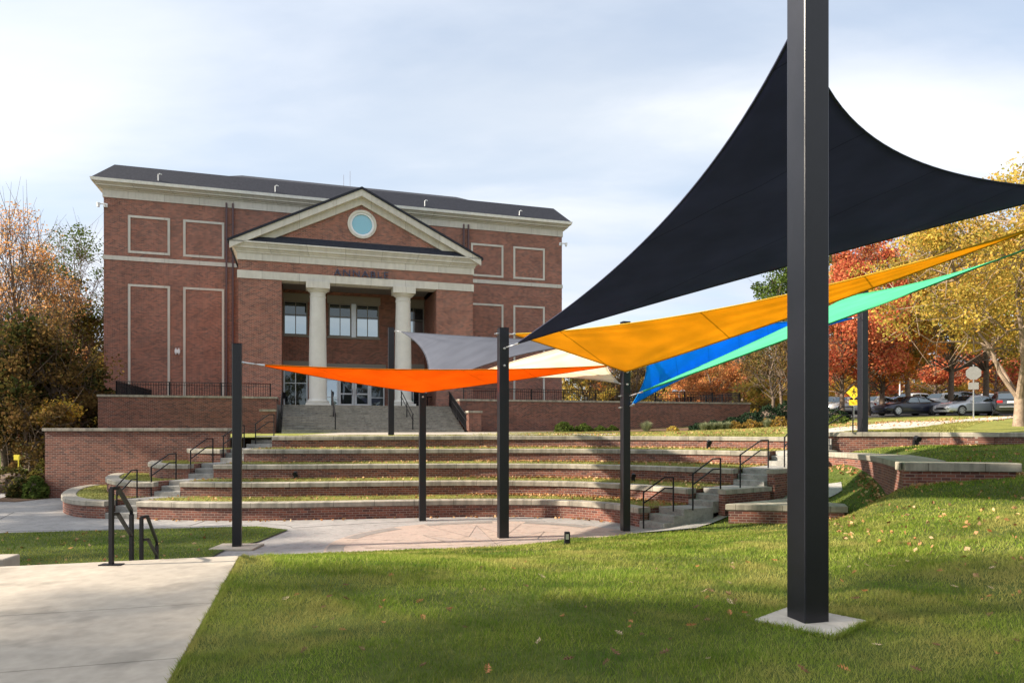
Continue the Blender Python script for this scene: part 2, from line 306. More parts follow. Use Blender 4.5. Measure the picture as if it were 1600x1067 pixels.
def fabric(name, c, tr=.35, weave=900):
    m = bpy.data.materials.new(name); m.use_nodes = True; nt = m.node_tree; N = nt.nodes; L = nt.links; N.clear()
    out = N.new('ShaderNodeOutputMaterial'); d = N.new('ShaderNodeBsdfDiffuse'); t = N.new('ShaderNodeBsdfTranslucent'); mx = N.new('ShaderNodeMixShader'); mx.inputs[0].default_value = tr
    tc = N.new('ShaderNodeTexCoord'); n = N.new('ShaderNodeTexNoise'); n.inputs['Scale'].default_value = 1.1; n.inputs['Detail'].default_value = 4; L.new(tc.outputs['Object'], n.inputs[0])
    r = N.new('ShaderNodeMapRange'); r.inputs[1].default_value = .3; r.inputs[2].default_value = .7; r.inputs[3].default_value = .88; r.inputs[4].default_value = 1.1; L.new(n.outputs[0], r.inputs[0])
    # seams between fabric widths
    wv = N.new('ShaderNodeTexBrick'); L.new(tc.outputs['UV'], wv.inputs[0]); wv.offset = 0; wv.inputs['Scale'].default_value = 1; wv.inputs['Brick Width'].default_value = 100; wv.inputs['Row Height'].default_value = 1; wv.inputs['Mortar Size'].default_value = .005
    wv.inputs['Color1'].default_value = (1, 1, 1, 1); wv.inputs['Color2'].default_value = (1, 1, 1, 1); wv.inputs['Mortar'].default_value = (.66, .66, .66, 1)
    vs = N.new('ShaderNodeVectorMath'); vs.operation = 'SCALE'; vs.inputs[0].default_value = c; L.new(r.outputs[0], vs.inputs['Scale'])
    vm = N.new('ShaderNodeVectorMath'); vm.operation = 'MULTIPLY'; L.new(vs.outputs[0], vm.inputs[0]); L.new(wv.outputs[0], vm.inputs[1])
    L.new(vm.outputs[0], d.inputs[0]); L.new(vm.outputs[0], t.inputs[0]); L.new(d.outputs[0], mx.inputs[1]); L.new(t.outputs[0], mx.inputs[2]); L.new(mx.outputs[0], out.inputs[0]); return m

# ------------------------------------------------------------------ terrain heights
class RBF:
    def __init__(s, P):
        s.P = np.array([(p[0], p[1]) for p in P], float); z = np.array([p[2] for p in P], float); n = len(P)
        K = np.linalg.norm(s.P[:, None]-s.P[None], axis=2); Q = np.hstack([np.ones((n, 1)), s.P])
        Amat = np.block([[K, Q], [Q.T, np.zeros((3, 3))]]); s.c = np.linalg.solve(Amat, np.concatenate([z, [0, 0, 0]]))
    def __call__(s, x, y):
        x = np.atleast_1d(np.asarray(x, float)); y = np.atleast_1d(np.asarray(y, float)); sh = x.shape
        X = np.stack([x.ravel(), y.ravel()], 1); out = np.empty(len(X))
        for i in range(0, len(X), 20000):
            q = X[i:i+20000]; K = np.linalg.norm(q[:, None]-s.P[None], axis=2); out[i:i+20000] = K@s.c[:-3]+s.c[-3]+q@s.c[-2:]
        return out.reshape(sh)
lawn_h = RBF([(-.95, 0, 1.11), (-2.28, 4.55, 1.10), (-3.0, 7, 1.10), (-3.6, 9.08, 1.08), (-3.9, 11, .74), (-4.5, 13, .34), (0, 3, 1.13), (2.53, 5.88, 1.12), (0, 9, .92), (0, 12.5, .45), (4, 9, 1.02), (4.5, 13.5, .62),
    (6, 4, 1.22), (10, 6, 1.45), (16, 9, 1.85), (30, 12, 2.4), (60, 15, 3.0), (20, 2, 1.7), (40, 2, 2.3), (70, 0, 3),
    (-5.2, 15, 0.0), (-2.9, 15.7, 0), (-.2, 16.3, 0), (1.6, 17.5, 0), (3.3, 18.2, 0), (5.0, 18.6, .07), (4.9, 19.0, .14), (6.0, 19.8, .34), (-5, 17, -.25), (0, 18.5, -.25), (3, 19.6, -.2), (0, 22, -.4), (6, 22.4, -.2), (5.5, 20.2, -.1),
    (6.0, 18.7, .12), (9.0, 18.3, .43), (7.0, 20.5, .3), (8.8, 20.6, .72), (9.9, 20.3, 1.02), (7.5, 17, .24), (7.4, 18.5, .17), (9.1, 15.9, 1.44), (12.5, 16.5, 1.68), (8, 14, 1.05), (10.1, 18.5, 1.08), (10.2, 21.5, 1.22), (10.1, 22.9, 1.28),
    (11.5, 21, 1.93), (11.2, 18.2, 1.85), (11.5, 17.5, 1.8), (14, 18.5, 1.98), (11.5, 23, 2.0), (13, 23.6, 2.1), (16, 23.8, 2.15), (20, 22, 2.35), (30, 24, 2.8), (60, 26, 3.3)])
up_h = RBF([(-18, 28, 2.35), (-9, 28.4, 2.42), (-5, 28.9, 2.43), (-1, 29.4, 2.43), (3, 29.2, 2.43), (6, 28.5, 2.43), (8.5, 27.4, 2.44), (10.5, 26, 2.46), (11.2, 26.4, 2.58), (12.5, 24.7, 2.63), (14.6, 24.3, 2.62), (15.6, 23.55, 2.62), (17.4, 23.4, 2.62), (30, 22.8, 2.62), (60, 22.4, 2.62), (13.6, 25.0, 2.66), (19, 30, 2.97), (29.5, 40, 3.4), (18.4, 33, 3.05), (14, 30, 2.77), (31.2, 43, 3.48), (23, 26, 2.85), (-20, 38, 2.4), (-10, 37, 2.5), (0, 40, 2.5), (8, 42, 2.5), (13, 43, 2.62), (17, 42, 2.9),
    (20.6, 28, 2.85), (25, 49, 3.5), (40, 49, 3.6), (60, 49, 3.7), (30, 65, 4.3), (60, 66, 4.5), (20, 66, 4.1), (0, 80, 3.5), (-30, 80, 2.5), (80, 100, 5.2), (30, 110, 5), (100, 40, 4), (0, 150, 4), (100, 180, 6)])
def lh(x, y): return float(lawn_h(x, y)[0])
def uh(x, y): return float(up_h(x, y)[0])

# ------------------------------------------------------------------ tier curves in plan
Z = [0, .54, 1.01, 1.50, 1.98, 2.45]
def smooth(P, n=8):
    P = [Vector((p[0], p[1])) for p in P]; out = []
    for i in range(len(P)-1):
        p0 = P[max(i-1, 0)]; p1 = P[i]; p2 = P[i+1]; p3 = P[min(i+2, len(P)-1)]
        for k in range(n):
            t = k/n; out.append(.5*((2*p1)+(p2-p0)*t+(2*p0-5*p1+4*p2-p3)*t*t+(-p0+3*p1-3*p2+p3)*t**3))
    out.append(P[-1]); return out
T = [None,
 smooth([(-11.5, 21.1), (-9.3, 20.75), (-6.8, 20.8), (-4, 21.25), (-1, 21.6), (1.4, 21.4), (2.9, 20.5), (3.6, 19.4)]),
 smooth([(-10.9, 22.6), (-8.3, 22.4), (-5.5, 22.7), (-3, 23.0), (-.9, 23.1), (1.7, 22.8), (3.6, 21.8), (5.17, 20.15)]),
 smooth([(-10.5, 24.2), (-8, 24.1), (-5.5, 24.4), (-3.2, 24.6), (-.9, 24.75), (1.8, 24.5), (4.0, 23.7), (5.6, 22.7), (6.95, 21.6)]),
 smooth([(-10.1, 25.9), (-7.5, 25.9), (-5.2, 26.2), (-3, 26.4), (-.9, 26.55), (2.2, 26.4), (4.8, 25.8), (6.9, 24.9), (8.8, 23.7)]),
 smooth([(-9.7, 27.8), (-7.5, 28.0), (-5, 28.5), (-2.5, 28.9), (0, 29.0), (3, 28.8), (5.8, 28.1), (8.3, 27.0), (10.5, 25.6)])]
TL = [None,
 smooth([(-16.75, 27.4), (-16.75, 26.7), (-16.35, 25.4), (-15.4, 23.6), (-14.5, 22.35), (-13.5, 21.5), (-12.5, 21.15)]),
 smooth([(-15.7, 27.4), (-15.4, 26.4), (-14.6, 24.8), (-13.6, 23.5), (-12.5, 22.65), (-11.75, 22.6)]),
 smooth([(-14.3, 27.4), (-13.6, 25.8), (-12.6, 24.6), (-12.0, 24.3), (-11.4, 24.25)]),
 smooth([(-12.9, 27.4), (-12.4, 26.5), (-11.7, 26.1), (-11.0, 25.95)])]
def resample(P, n):
    P = [Vector(p) for p in P]; d = [0]
    for i in range(1, len(P)): d.append(d[-1]+(P[i]-P[i-1]).length)
    t = np.linspace(0, d[-1], n); xs = np.interp(t, d, [p.x for p in P]); ys = np.interp(t, d, [p.y for p in P]); return list(zip(xs, ys))
def offset(P, dd):
    mb = MB(); mb.sweep(P, [(dd, 0), (dd, 1)]); return [(mb.v[i*2][0], mb.v[i*2][1]) for i in range(len(P))]
def grassy(z0, z1, P, Q, name, m):     # strip between two curves
    n = 60; a = resample([Vector(p) for p in P], n); b = resample([Vector(p) for p in Q], n); mb = MB(); K = 5
    for i in range(n):
        for k in range(K):
            t = k/(K-1); mb.v.append((a[i][0]*(1-t)+b[i][0]*t, a[i][1]*(1-t)+b[i][1]*t, z0+(z1-z0)*t+.012*math.sin(i*1.7+k*2.3)))
    for i in range(n-1):
        for k in range(K-1): mb.f.append((i*K+k, (i+1)*K+k, (i+1)*K+k+1, i*K+k+1)); mb.uv.append(None)
    return struct(mb.build(name, m, smooth=True))

# ------------------------------------------------------------------ base ground and floor
mb = MB(); mb.poly([(-900, -900, -.06), (900, -900, -.06), (900, 900, -.06), (-900, 900, -.06)]); struct(mb.build('ground', M['grass']))
mb = MB()
mb.poly([(-21.5, 31, 0), (-24, 28.5, 0), (-40, 26, 0), (-40, 7.5, 0), (-7, 9.0, 0), (-6.9, 11.0, 0), (-4.0, 11.0, 0), (-4.2, 14.5, 0), (-3.2, 14.0, 0), (4, 15.5, 0), (7, 18.6, 0), (7.5, 21, 0), (7, 27, 0), (-12, 29, 0)])
struct(mb.build('floor', M['concrete']))
def lawn_sheet():
    ys = np.concatenate([np.linspace(0, 12, 49), np.linspace(12.25, 24.3, 60)])
    s = np.linspace(0, 1, 150); V = []
    for y in ys:
        xl = -.95-.2915*y if y < 9.08 else np.interp(y, [9.08, 11, 14, 16, 25], [-3.6, -3.95, -4.3, -6.3, -6.3])
        x = xl+(75-xl)*(s*.25+.75*s**3); z = lawn_h(x, np.full_like(x, y))
        z = z+.012*np.sin(x*3.1+y*1.3)*np.sin(y*2.7-x)
        V.append(np.stack([x, np.full_like(x, y), z], 1))
    n, m_ = len(ys), len(s); V = np.concatenate(V); i = np.arange(n-1)[:, None]*m_+np.arange(m_-1)[None]; i = i.ravel()
    return fast('lawn', V, np.stack([i, i+1, i+m_+1, i+m_], 1), M['grass'], smooth=True)
struct(lawn_sheet())
mb = MB(); mb.poly([(-30, 15.5, .03), (-30, 7, .03), (-6.6, 9, .03), (-6.95, 11, .03), (-6.4, 14, .03), (-6.55, 15.9, .03), (-6.2, 16.8, .03), (-6.1, 18.75, .03), (-7.2, 19.4, .03), (-13.6, 18.1, .03), (-30, 17.2, .03)]); struct(mb.build('lower_lawn', M['grass']))
# back edge of the upper ground
T5R = smooth([(11.25, 24.75), (13.2, 24.2), (14.8, 23.8), (15.5, 23.1), (17.0, 23.0), (30, 22.4), (60, 22)], 4)
fb = [(-18.3, 27.7), (-11.6, 27.7)]+[(p[0], p[1]) for p in offset(T[5], .27)]+[(p[0], p[1]) for p in offset(T5R, .27)]+[(300, 40)]
def up_sheet():
    fx = np.array([p[0] for p in fb]); fy = np.array([p[1] for p in fb]); o = np.argsort(fx); fx, fy = fx[o], fy[o]
    xs = np.concatenate([np.linspace(-18.3, 30, 140), np.linspace(30.5, 120, 90), np.linspace(125, 300, 20)]); s = np.linspace(0, 1, 90)**2; V = []
    for x in xs:
        y0 = np.interp(x, fx, fy); y = y0+(320-y0)*s; V.append(np.stack([np.full_like(y, x), y, up_h(np.full_like(y, x), y)], 1))
    n, m_ = len(xs), len(s); V = np.concatenate(V); i = (np.arange(n-1)[:, None]*m_+np.arange(m_-1)[None]).ravel()
    return fast('upper_lawn', V, np.stack([i, i+m_, i+m_+1, i+1], 1), M['grass_up'], smooth=True)
M['grass_up'] = mat('upper_grass', (.27, .26, .07), .95, c2=(.15, .17, .04), nscale=1.2, bump=1.0, bscale=90, spec=.1, detail=10)
struct(up_sheet())
def drape(name, P, Q, hf, dz, m, n=40, K=5):
    a = resample([Vector(p) for p in P], n); b = resample([Vector(p) for p in Q], n); V = []
    for i in range(n):
        for k in range(K):
            t = k/(K-1); x = a[i][0]*(1-t)+b[i][0]*t; y = a[i][1]*(1-t)+b[i][1]*t; V.append((x, y, hf(x, y)+dz))
    F = [(i*K+k, (i+1)*K+k, (i+1)*K+k+1, i*K+k+1) for i in range(n-1) for k in range(K-1)]
    return struct(fast(name, V, F, m, smooth=True))
drape('plaza', [(-9.5, 29.2), (-6, 29.6), (0, 30.5), (5, 31)], [(-9.5, 39.5), (-5, 40), (0, 41), (5, 42)], uh, .02, M['concrete_new'])
drape('sidewalk', [(11.6, 25.0), (13.5, 25.1), (19, 30), (24.5, 35.3), (29.5, 40), (45, 44)], [(11.8, 27), (14, 30), (18.4, 33), (25, 38.2), (31.2, 43), (45, 47)], uh, .03, M['concrete_pale'], 50)
drape('parking_lot', [(16, 48.6), (40, 48.9), (90, 49.4)], [(14, 82), (40, 84), (90, 86)], uh, .03, M['asphalt'], 60, 16)
drape('path', smooth([(3.3, 18.15), (4.4, 18.3), (5.2, 18.75), (5.9, 19.3), (7.2, 20.0), (9.1, 19.95), (9.7, 20.2)]), smooth([(3.5, 19.3), (4.5, 19.5), (5.2, 19.8), (6.0, 20.2), (7.2, 20.9), (9.2, 21.6), (10.0, 20.9)]), lh, .03, M['concrete'])

# stage floor: round inlay with ring segments and star
def stage():
    cx, cy, r = -.4, 16.6, 3.5
    def disc(r0, r1, a0, a1, z, m, name, n=64):
        mb = MB()
        for i in range(n):
            a = a0+(a1-a0)*i/n; b = a0+(a1-a0)*(i+1)/n
            P = [(cx+r0*math.cos(a), cy+r0*math.sin(a), z), (cx+r1*math.cos(a), cy+r1*math.sin(a), z), (cx+r1*math.cos(b), cy+r1*math.sin(b), z), (cx+r0*math.cos(b), cy+r0*math.sin(b), z)]
            if r0 == 0: P = P[1:]+[P[0]]; P = P[:3]
            mb.poly(P)
        return struct(mb.build(name, m))
    disc(0, r, 0, 2*math.pi, .004, M['floor_pink'], 'stage_floor')
    disc(r, r+.5, 0, 2*math.pi, .005, M['floor_tan'], 'stage_band', 96)
    for k in range(8): disc(r+.06, r+.44, k*math.pi/4+.05, k*math.pi/4+.58, .009, M['floor_gray'], 'stage_inlay', 12)
    mb = MB(); mj = MB(); ms = MB()
    for k in range(8):
        a = k*math.pi/4+.2; R1 = 3.1 if k % 2 == 0 else 2.3; t = (cx+R1*math.cos(a), cy+R1*math.sin(a)); l = (cx+1.25*math.cos(a+math.pi/8), cy+1.25*math.sin(a+math.pi/8)); rr = (cx+1.25*math.cos(a-math.pi/8), cy+1.25*math.sin(a-math.pi/8))
        mb.poly([(cx, cy, .008), (*rr, .008), (*t, .008)]); ms.poly([(cx, cy, .008), (*t, .008), (*l, .008)])
        for p, q in (((cx, cy), t), (t, l), (t, rr)):
            d = Vector(q)-Vector(p); nn = Vector((-d.y, d.x)).normalized()*.005; mj.poly([(p[0]-nn.x, p[1]-nn.y, .012), (q[0]-nn.x, q[1]-nn.y, .012), (q[0]+nn.x, q[1]+nn.y, .012), (p[0]+nn.x, p[1]+nn.y, .012)])
        if k < 8:
            a2 = a+math.pi/8; p = Vector((cx+1.25*math.cos(a2), cy+1.25*math.sin(a2))); q = Vector((cx+r*math.cos(a2), cy+r*math.sin(a2))); nn = Vector((-(q-p).y, (q-p).x)).normalized()*.006
            mj.poly([(p.x-nn.x, p.y-nn.y, .012), (q.x-nn.x, q.y-nn.y, .012), (q.x+nn.x, q.y+nn.y, .012), (p.x+nn.x, p.y+nn.y, .012)])
    struct(mb.build('stage_star', M['floor_tan'])); struct(ms.build('stage_star_shade', M['floor_pink2']))
    # joints in the walk
    for P in ([(-6.1, 19.2), (-4, 20.2), (-1.5, 20.7), (1, 20.6)], [(-30, 18.8), (-13.6, 18.6), (-7.4, 19.85), (-6.1, 19.2)], [(-14.5, 18.6), (-16.5, 22.8)], [(-9.2, 19.6), (-9.2, 20.6)], [(-20, 18.7), (-19, 27)]):
        P = smooth(P, 6); mj.sweep(P, [(0, .004), (0, .008), (.014, .008), (.014, .004)])
    struct(mj.build('floor_joints', M['joint']))
stage()

# ------------------------------------------------------------------ seat walls and aisles
COP = lambda z: [(-.05, z-.15), (-.05, z-.02), (-.03, z), (.37, z), (.39, z-.02), (.39, z-.15)]
def seat_wall(name, label, P, z, zb, ret=None, cat='seat wall', group='curved seat walls of the amphitheatre', zlist=None, copP=None):
    root = thing(name, label, cat, (0, 0, 0), 0, group)
    w_ = MB(); P2 = list(P); w_.sweep(P2, [(0, zb), (0, z-.15), (.3, z-.15), (.3, zb)])
    for r in (ret or []): w_.sweep(r, [(-.12, zb), (-.12, z-.003), (.12, z-.003), (.12, zb)])
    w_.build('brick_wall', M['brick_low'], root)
    c = MB(); c.sweep(copP or P, COP(z)); c.build('coping', M['coping'], root)
    return root
names = ['', 'lowest', 'second lowest', 'middle', 'second highest', 'highest']
for k in range(1, 6):
    e0 = T[k][0]; e1 = T[k][-1]
    rets = []
    if k < 5:
        rets = [[(e0[0]+.13, e0[1]+.3), (T[k+1][0][0]+.13, T[k+1][0][1])], [(T[k+1][-1][0]-.1, T[k+1][-1][1]), (e1[0]-.02, e1[1]+.3)]]
    seat_wall('seat_wall', f'{names[k]} of the long curved brick seat walls between the two stair aisles', T[k], Z[k], Z[k-1]-.1, rets)
    if k < 5: grassy(Z[k]-.03, Z[k]+.0, offset(T[k], .36), offset(T[k+1], .05), 'terrace_lawn', M['grass_dry'])
for k in range(1, 5):
    seat_wall('seat_wall', f'{names[k]} rounded seat wall end left of the left stair aisle, against the big brick wall', TL[k], Z[k], Z[k-1]-.1, ret=[[(TL[k][-1].x-.13, TL[k][-1].y+.29), (TL[k][-1].x+.10, TL[k][-1].y+1.15)]], group='rounded seat wall ends by the left aisle')
    mb = MB(); P = offset(TL[k], .3); mb.poly([(p[0], p[1], Z[k]-.035) for p in P]+[(P[-1][0]+.1, 27.35, Z[k]-.035)]); struct(mb.build('terrace_lawn', M['grass_dry']))

def flight(label, l, r, adir, z0, z1, n=3, tread=.34, group='stair flights of the amphitheatre aisles', name='stair_flight', back=0.0):
    prof = [(0, z0-.15)]; h = (z1-z0)/n
    for j in range(n): prof += [(j*tread, z0+j*h if j else z0-.15), (j*tread, z0+(j+1)*h)] if j else [(0, z0+h)]
    prof += [(n*tread+back, z1), (n*tread+back, z0-.15)]
    mb = MB(); mb.extr(prof, l, r, adir); o = mb.build(name, M['steps'], bevel=.008); tag(o, label, 'stairs', group); return o
# left aisle
Lp = [None]+[TL[k][-1] for k in range(1, 5)]+[Vector((-10.75, 27.85))]
Rp = [None]+[T[k][0] for k in range(1, 6)]
for k in range(1, 6):
    d = ((Lp[k+1]+Rp[k+1])/2-(Lp[k]+Rp[k])/2).normalized() if k < 5 else Vector((.2, .98)).normalized()
    l, r = Lp[k]+Vector((-.0, 0)), Rp[k]
    flight(f'{names[k]} flight of three concrete steps in the left aisle of the amphitheatre', l, r, d, Z[k-1], Z[k])
    a = l+d*1.0; b = r+d*1.0
    if k < 5: c, e = Rp[k+1], Lp[k+1]
    else: c, e = b+d*1.4, a+d*1.4
    mb = MB(); mb.prism([a, b, (c[0]+.7, c[1]+.0), (e[0], e[1]+.02)], Z[k]-.3, Z[k]+.004); struct(mb.build('landing', M['concrete']))
# right aisle
Np = [None, Vector((4.15, 18.75)), Vector((5.7, 19.5)), Vector((7.6, 20.75)), Vector((9.4, 22.6)), Vector((11.2, 24.3))]
Rr = [None]+[T[k][-1] for k in range(1, 6)]
for k in range(1, 6):
    d = ((Np[k+1]+Rr[k+1])/2-(Np[k]+Rr[k])/2).normalized() if k < 5 else Vector((.6, .8)).normalized()
    z1 = Z[k] if k < 5 else 2.62
    flight(f'{names[k]} flight of three concrete steps in the right aisle of the amphitheatre', Rr[k], Np[k], d, Z[k-1], z1)
    a = Rr[k]+d*1.0; b = Np[k]+d*1.0
    if k < 5: c, e = Np[k+1], Rr[k+1]
    else: c, e = b+d*1.6, a+d*1.6
    mb = MB(); mb.prism([a, b, c, e], -.1 if k < 4 else Z[k]-.4, (Z[k] if k < 5 else 2.62)+.004); struct(mb.build('landing', M['concrete']))
    if 1 < k < 5:
        rt = thing('cheek_wall', f'low brick cheek wall along the near side of the {names[k]} landing in the right aisle', 'wall', (0, 0, 0), 0, 'brick cheek walls beside the right aisle')
        q = MB(); q.sweep([Np[k]+d*.25, Np[k+1]+d*.0], [(-.22, -.1), (-.22, Z[k]-.10), (.0, Z[k]-.10), (.0, -.1)]); q.build('brick_wall', M['brick_low'], rt)
        q = MB(); q.sweep([Np[k]+d*.23, Np[k+1]+d*.02], [(-.26, Z[k]-.10), (-.26, Z[k]+.03), (.02, Z[k]+.03), (.02, Z[k]-.10)]); q.build('coping', M['coping'], rt)

# right-hand walls
def poly_wall(name, label, P, z, zb, cat='seat wall', inset=.06, th=.17):
    root = thing(name, label, cat)
    cx = sum(p[0] for p in P)/len(P); cy = sum(p[1] for p in P)/len(P)
    def shr(p, s):
        d = Vector((p[0]-cx, p[1]-cy)); return (p[0]-d.x/d.length*s, p[1]-d.y/d.length*s)
    m1 = MB(); m1.prism([shr(p, inset*1.6) for p in P], zb, z-th); m1.build('brick_wall', M['brick_low'], root)
    m2 = MB(); m2.prism(P, z-th, z); m2.build('coping', M['coping'], root, bevel=.02); return root
poly_wall('seat_block', 'low wedge shaped brick block with broad stone top on the lawn beside the tall post', [(5.87, 18.95), (8.97, 18.35), (9.2, 19.0), (8.2, 20.5)], .70, -.2)
T4R = smooth([(9.9, 23.3), (10.5, 23.05), (10.8, 21.9), (10.4, 19.6), (9.15, 16.1)])
root = thing('seat_wall', 'curved brick wall right of the right aisle running towards the stone bench', 'seat wall')
q = MB(); q.sweep(T4R, [(0, .5), (0, Z[4]-.16), (.3, Z[4]-.16), (.3, .5)]); q.build('brick_wall', M['brick_low'], root)
q = MB(); q.prism([(p[0], p[1]) for p in offset(T4R, -.05)]+[(9.6, 16.72), (10.7, 16.95), (11.3, 18.4), (12.1, 21.0), (11.4, 22.4), (10.9, 23.6)], Z[4]-.16, Z[4]); q.build('coping', M['coping'], root, bevel=.02)
root = thing('stone_bench', 'straight stone topped brick bench standing on the sunny lawn at the right', 'bench')
d = Vector((11.55-9.15, 15.68-16.02)).normalized(); p0 = Vector((9.15, 16.02))
q = MB(); q.sweep([p0+d*.1, p0+d*2.40], [(.07, .9), (.07, Z[4]-.16), (.5, Z[4]-.16), (.5, .9)]); q.build('brick_wall', M['brick_low'], root)
q = MB(); q.prism([p0, p0+d*2.5, p0+d*2.5+Vector((-d.y, d.x))*.58, p0+Vector((-d.y, d.x))*.58], Z[4]-.195, Z[4]+.006); q.build('coping', M['coping'], root, bevel=.02)
seat_wall('seat_wall', 'short curved brick wall beside the middle of the right aisle, behind the tall post', smooth([(8.0, 21.5), (9.0, 21.6), (9.8, 22.2)], 5), Z[3], 0, group=None)
root = seat_wall('retaining_wall', 'long upper brick retaining wall with shadows on it, right of the top of the right aisle', T5R, 2.64, 1.7, cat='wall', group=None)

# brick wall at the left
root = thing('brick_wall', 'large plain brick wall with stone cap behind the rounded seats at the left', 'wall')
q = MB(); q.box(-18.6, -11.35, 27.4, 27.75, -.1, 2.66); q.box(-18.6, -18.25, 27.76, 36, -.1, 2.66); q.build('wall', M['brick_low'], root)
q = MB(); q.box(-18.68, -11.3, 27.33, 27.82, 2.66, 2.78); q.box(-18.68, -18.18, 27.83, 36, 2.66, 2.78); q.build('cap', M['coping'], root, bevel=.012)

# ------------------------------------------------------------------ foreground slab and its steps
def slab():
    mb = MB(); fd = Vector((-.9645, -.2639)); c0 = Vector((-3.6, 9.08)); e = Vector((-.28, .96)).normalized()
    ed = [0, 2.55, 4.2, 5.85, 7.5, 9.1]
    for i in range(5):
        a, b = ed[i]+.006, ed[i+1]-.006; p = c0-e*a*1.0; q_ = c0-e*b
        for j in range(3):
            s0 = j*5.2+.006; s1 = (j+1)*5.2-.006
            if j == 0: s0 = 0
            mb.prism([q_+fd*s0, p+fd*s0, p+fd*s1, q_+fd*s1], .95, 1.115)
    o = mb.build('sidewalk_slab', M['concrete_new'], bevel=.006); struct(o)
    mb = MB(); mb.prism([c0-e*.05+fd*.05, c0-e*9.05+fd*.05, c0-e*9.05+fd*15, c0-e*.05+fd*15], -.05, 1.09); struct(mb.build('slab_base', M['joint']))
    s = c0+fd*.15+e*.01; t = c0+fd*2.75+e*.01; h = 1.1/7
    prof = [(0, -.05), (0, 1.1-h)]
    for j in range(6): prof += [((j+1)*.32, 1.1-h*(j+1)), ((j+1)*.32, 1.1-h*(j+2))]
    prof = prof[:-1]+[(6*.32, -.05)]
    mb = MB(); mb.extr(prof, s, t, e); tag(mb.build('stair_flight', M['steps']), 'concrete steps going down behind the edge of the foreground walk', 'stairs')
    mb = MB(); p = at(-60, 880, 9.3); mb.prism([(-8.9, 8.05), (-6.45, 8.75), (-6.5, 9.1), (-8.9, 8.9)], 0, 1.135); tag(mb.build('kerb_block', M['concrete_new'], bevel=.02), 'pale concrete block at the far edge of the foreground walk, at the left', 'kerb')
slab()

# ------------------------------------------------------------------ handrails
def handrail(label, p0, z0, p1, z1, h0=.98, h1=.9, bend=.72, group=None, r=.021, mid=.3, plates=False):
    root = thing('handrail', label, 'handrail', (p0[0], p0[1], z0), 0, group); o = Vector((p0[0], p0[1], z0))
    a = Vector((0, 0, 0)); b = Vector((p1[0], p1[1], z1))-o; q = a.lerp(b, bend)
    for dz, nm in ((0, 'top_rail'), (mid, 'lower_rail')):
        t = MB(); t.tube([(0, 0, h0-dz), (q.x, q.y, b.z+h1-dz), (b.x, b.y, b.z+h1-dz)], r, 8); t.build(nm, M['rail'], root, smooth=True)
    for p, hh in ((a, h0), (b, h1)):
        t = MB(); t.tube([(p.x, p.y, p.z-.03), (p.x, p.y, p.z+hh+.01)], r*1.1, 8)
        t.build('post', M['rail'], root, smooth=True)
    return root
g = 'black handrails in the left aisle'
for k, (a, za, b, zb_) in enumerate([((-12.35, 21.5), 0.0, (-12.1, 22.2), Z[1]), ((-11.85, 22.6), Z[1], (-11.55, 23.65), Z[2]), ((-11.4, 24.4), Z[2], (-11.0, 25.3), Z[3]), ((-10.95, 26.1), Z[3], (-10.55, 27.1), Z[4]), ((-10.4, 27.9), Z[4], (-10.0, 28.9), Z[5])]):
    handrail(f'black handrail at the {names[k+1]} flight of the left aisle', a, za, b, zb_, group=g)
g = 'black handrails in the right aisle'
for k, (a, za, b, zb_) in enumerate([((3.66, 19.15), 0.02, (4.42, 18.85), Z[1]), ((5.02, 19.1), Z[1], (6.03, 19.9), Z[2]), ((6.8, 20.5), Z[2], (8.25, 22.15), Z[3]), ((8.95, 22.6), Z[3], (10.1, 24.2), Z[4]), ((10.6, 24.3), Z[4], (11.65, 23.55), 2.64)]):
    if k == 4: a = (10.35, 23.6); b = (11.45, 22.95+.1); a, b = (10.9, 24.55), (12.1, 24.42)
    handrail(f'black handrail at the {names[k+1]} flight of the right aisle', a, za, b, zb_, group=g)
# square steel rails at the foreground steps
def near_rail(label, tops, mids, zb0, zb1, plate=False):
    root = thing('handrail', label, 'handrail', (tops[0][0], tops[0][1], zb0), 0, 'black handrails at the foreground steps'); o = Vector((tops[0][0], tops[0][1], zb0))
    t = MB(); t.tube([Vector(p)-o for p in tops], .029, 4); t.build('top_rail', M['rail'], root)
    t = MB(); t.tube([Vector(p)-o for p in mids], .026, 4); t.build('lower_rail', M['rail'], root)
    for p, zb_ in ((tops[0], zb0), (tops[-1], zb1)):
        t = MB(); t.tube([(p[0]-o.x, p[1]-o.y, zb_-o.z), (p[0]-o.x, p[1]-o.y, p[2]-o.z)], .033, 4); t.build('post', M['rail'], root)
    if plate:
        t = MB(); t.box(-.13, .13, -.06, .06, .0, .012); t.build('base_plate', M['rail'], root)
near_rail('taller black handrail bolted to the foreground walk at the top of the steps', [at(174, 763, 8.45), at(184, 762, 8.6), at(205, 797, 9.7), at(205.5, 803, 9.72)], [at(176, 803, 8.47), at(184, 802, 8.6), at(205, 836, 9.7)], 1.115, .8, True)
near_rail('lower black handrail standing on the steps beyond the foreground walk', [at(221, 808, 11.0), at(230, 806, 11.2), at(245, 846, 12.4), at(245, 851, 12.42)], [at(223, 843, 11.02), at(231, 842, 11.2), at(245, 868, 12.4)], .3, 0)

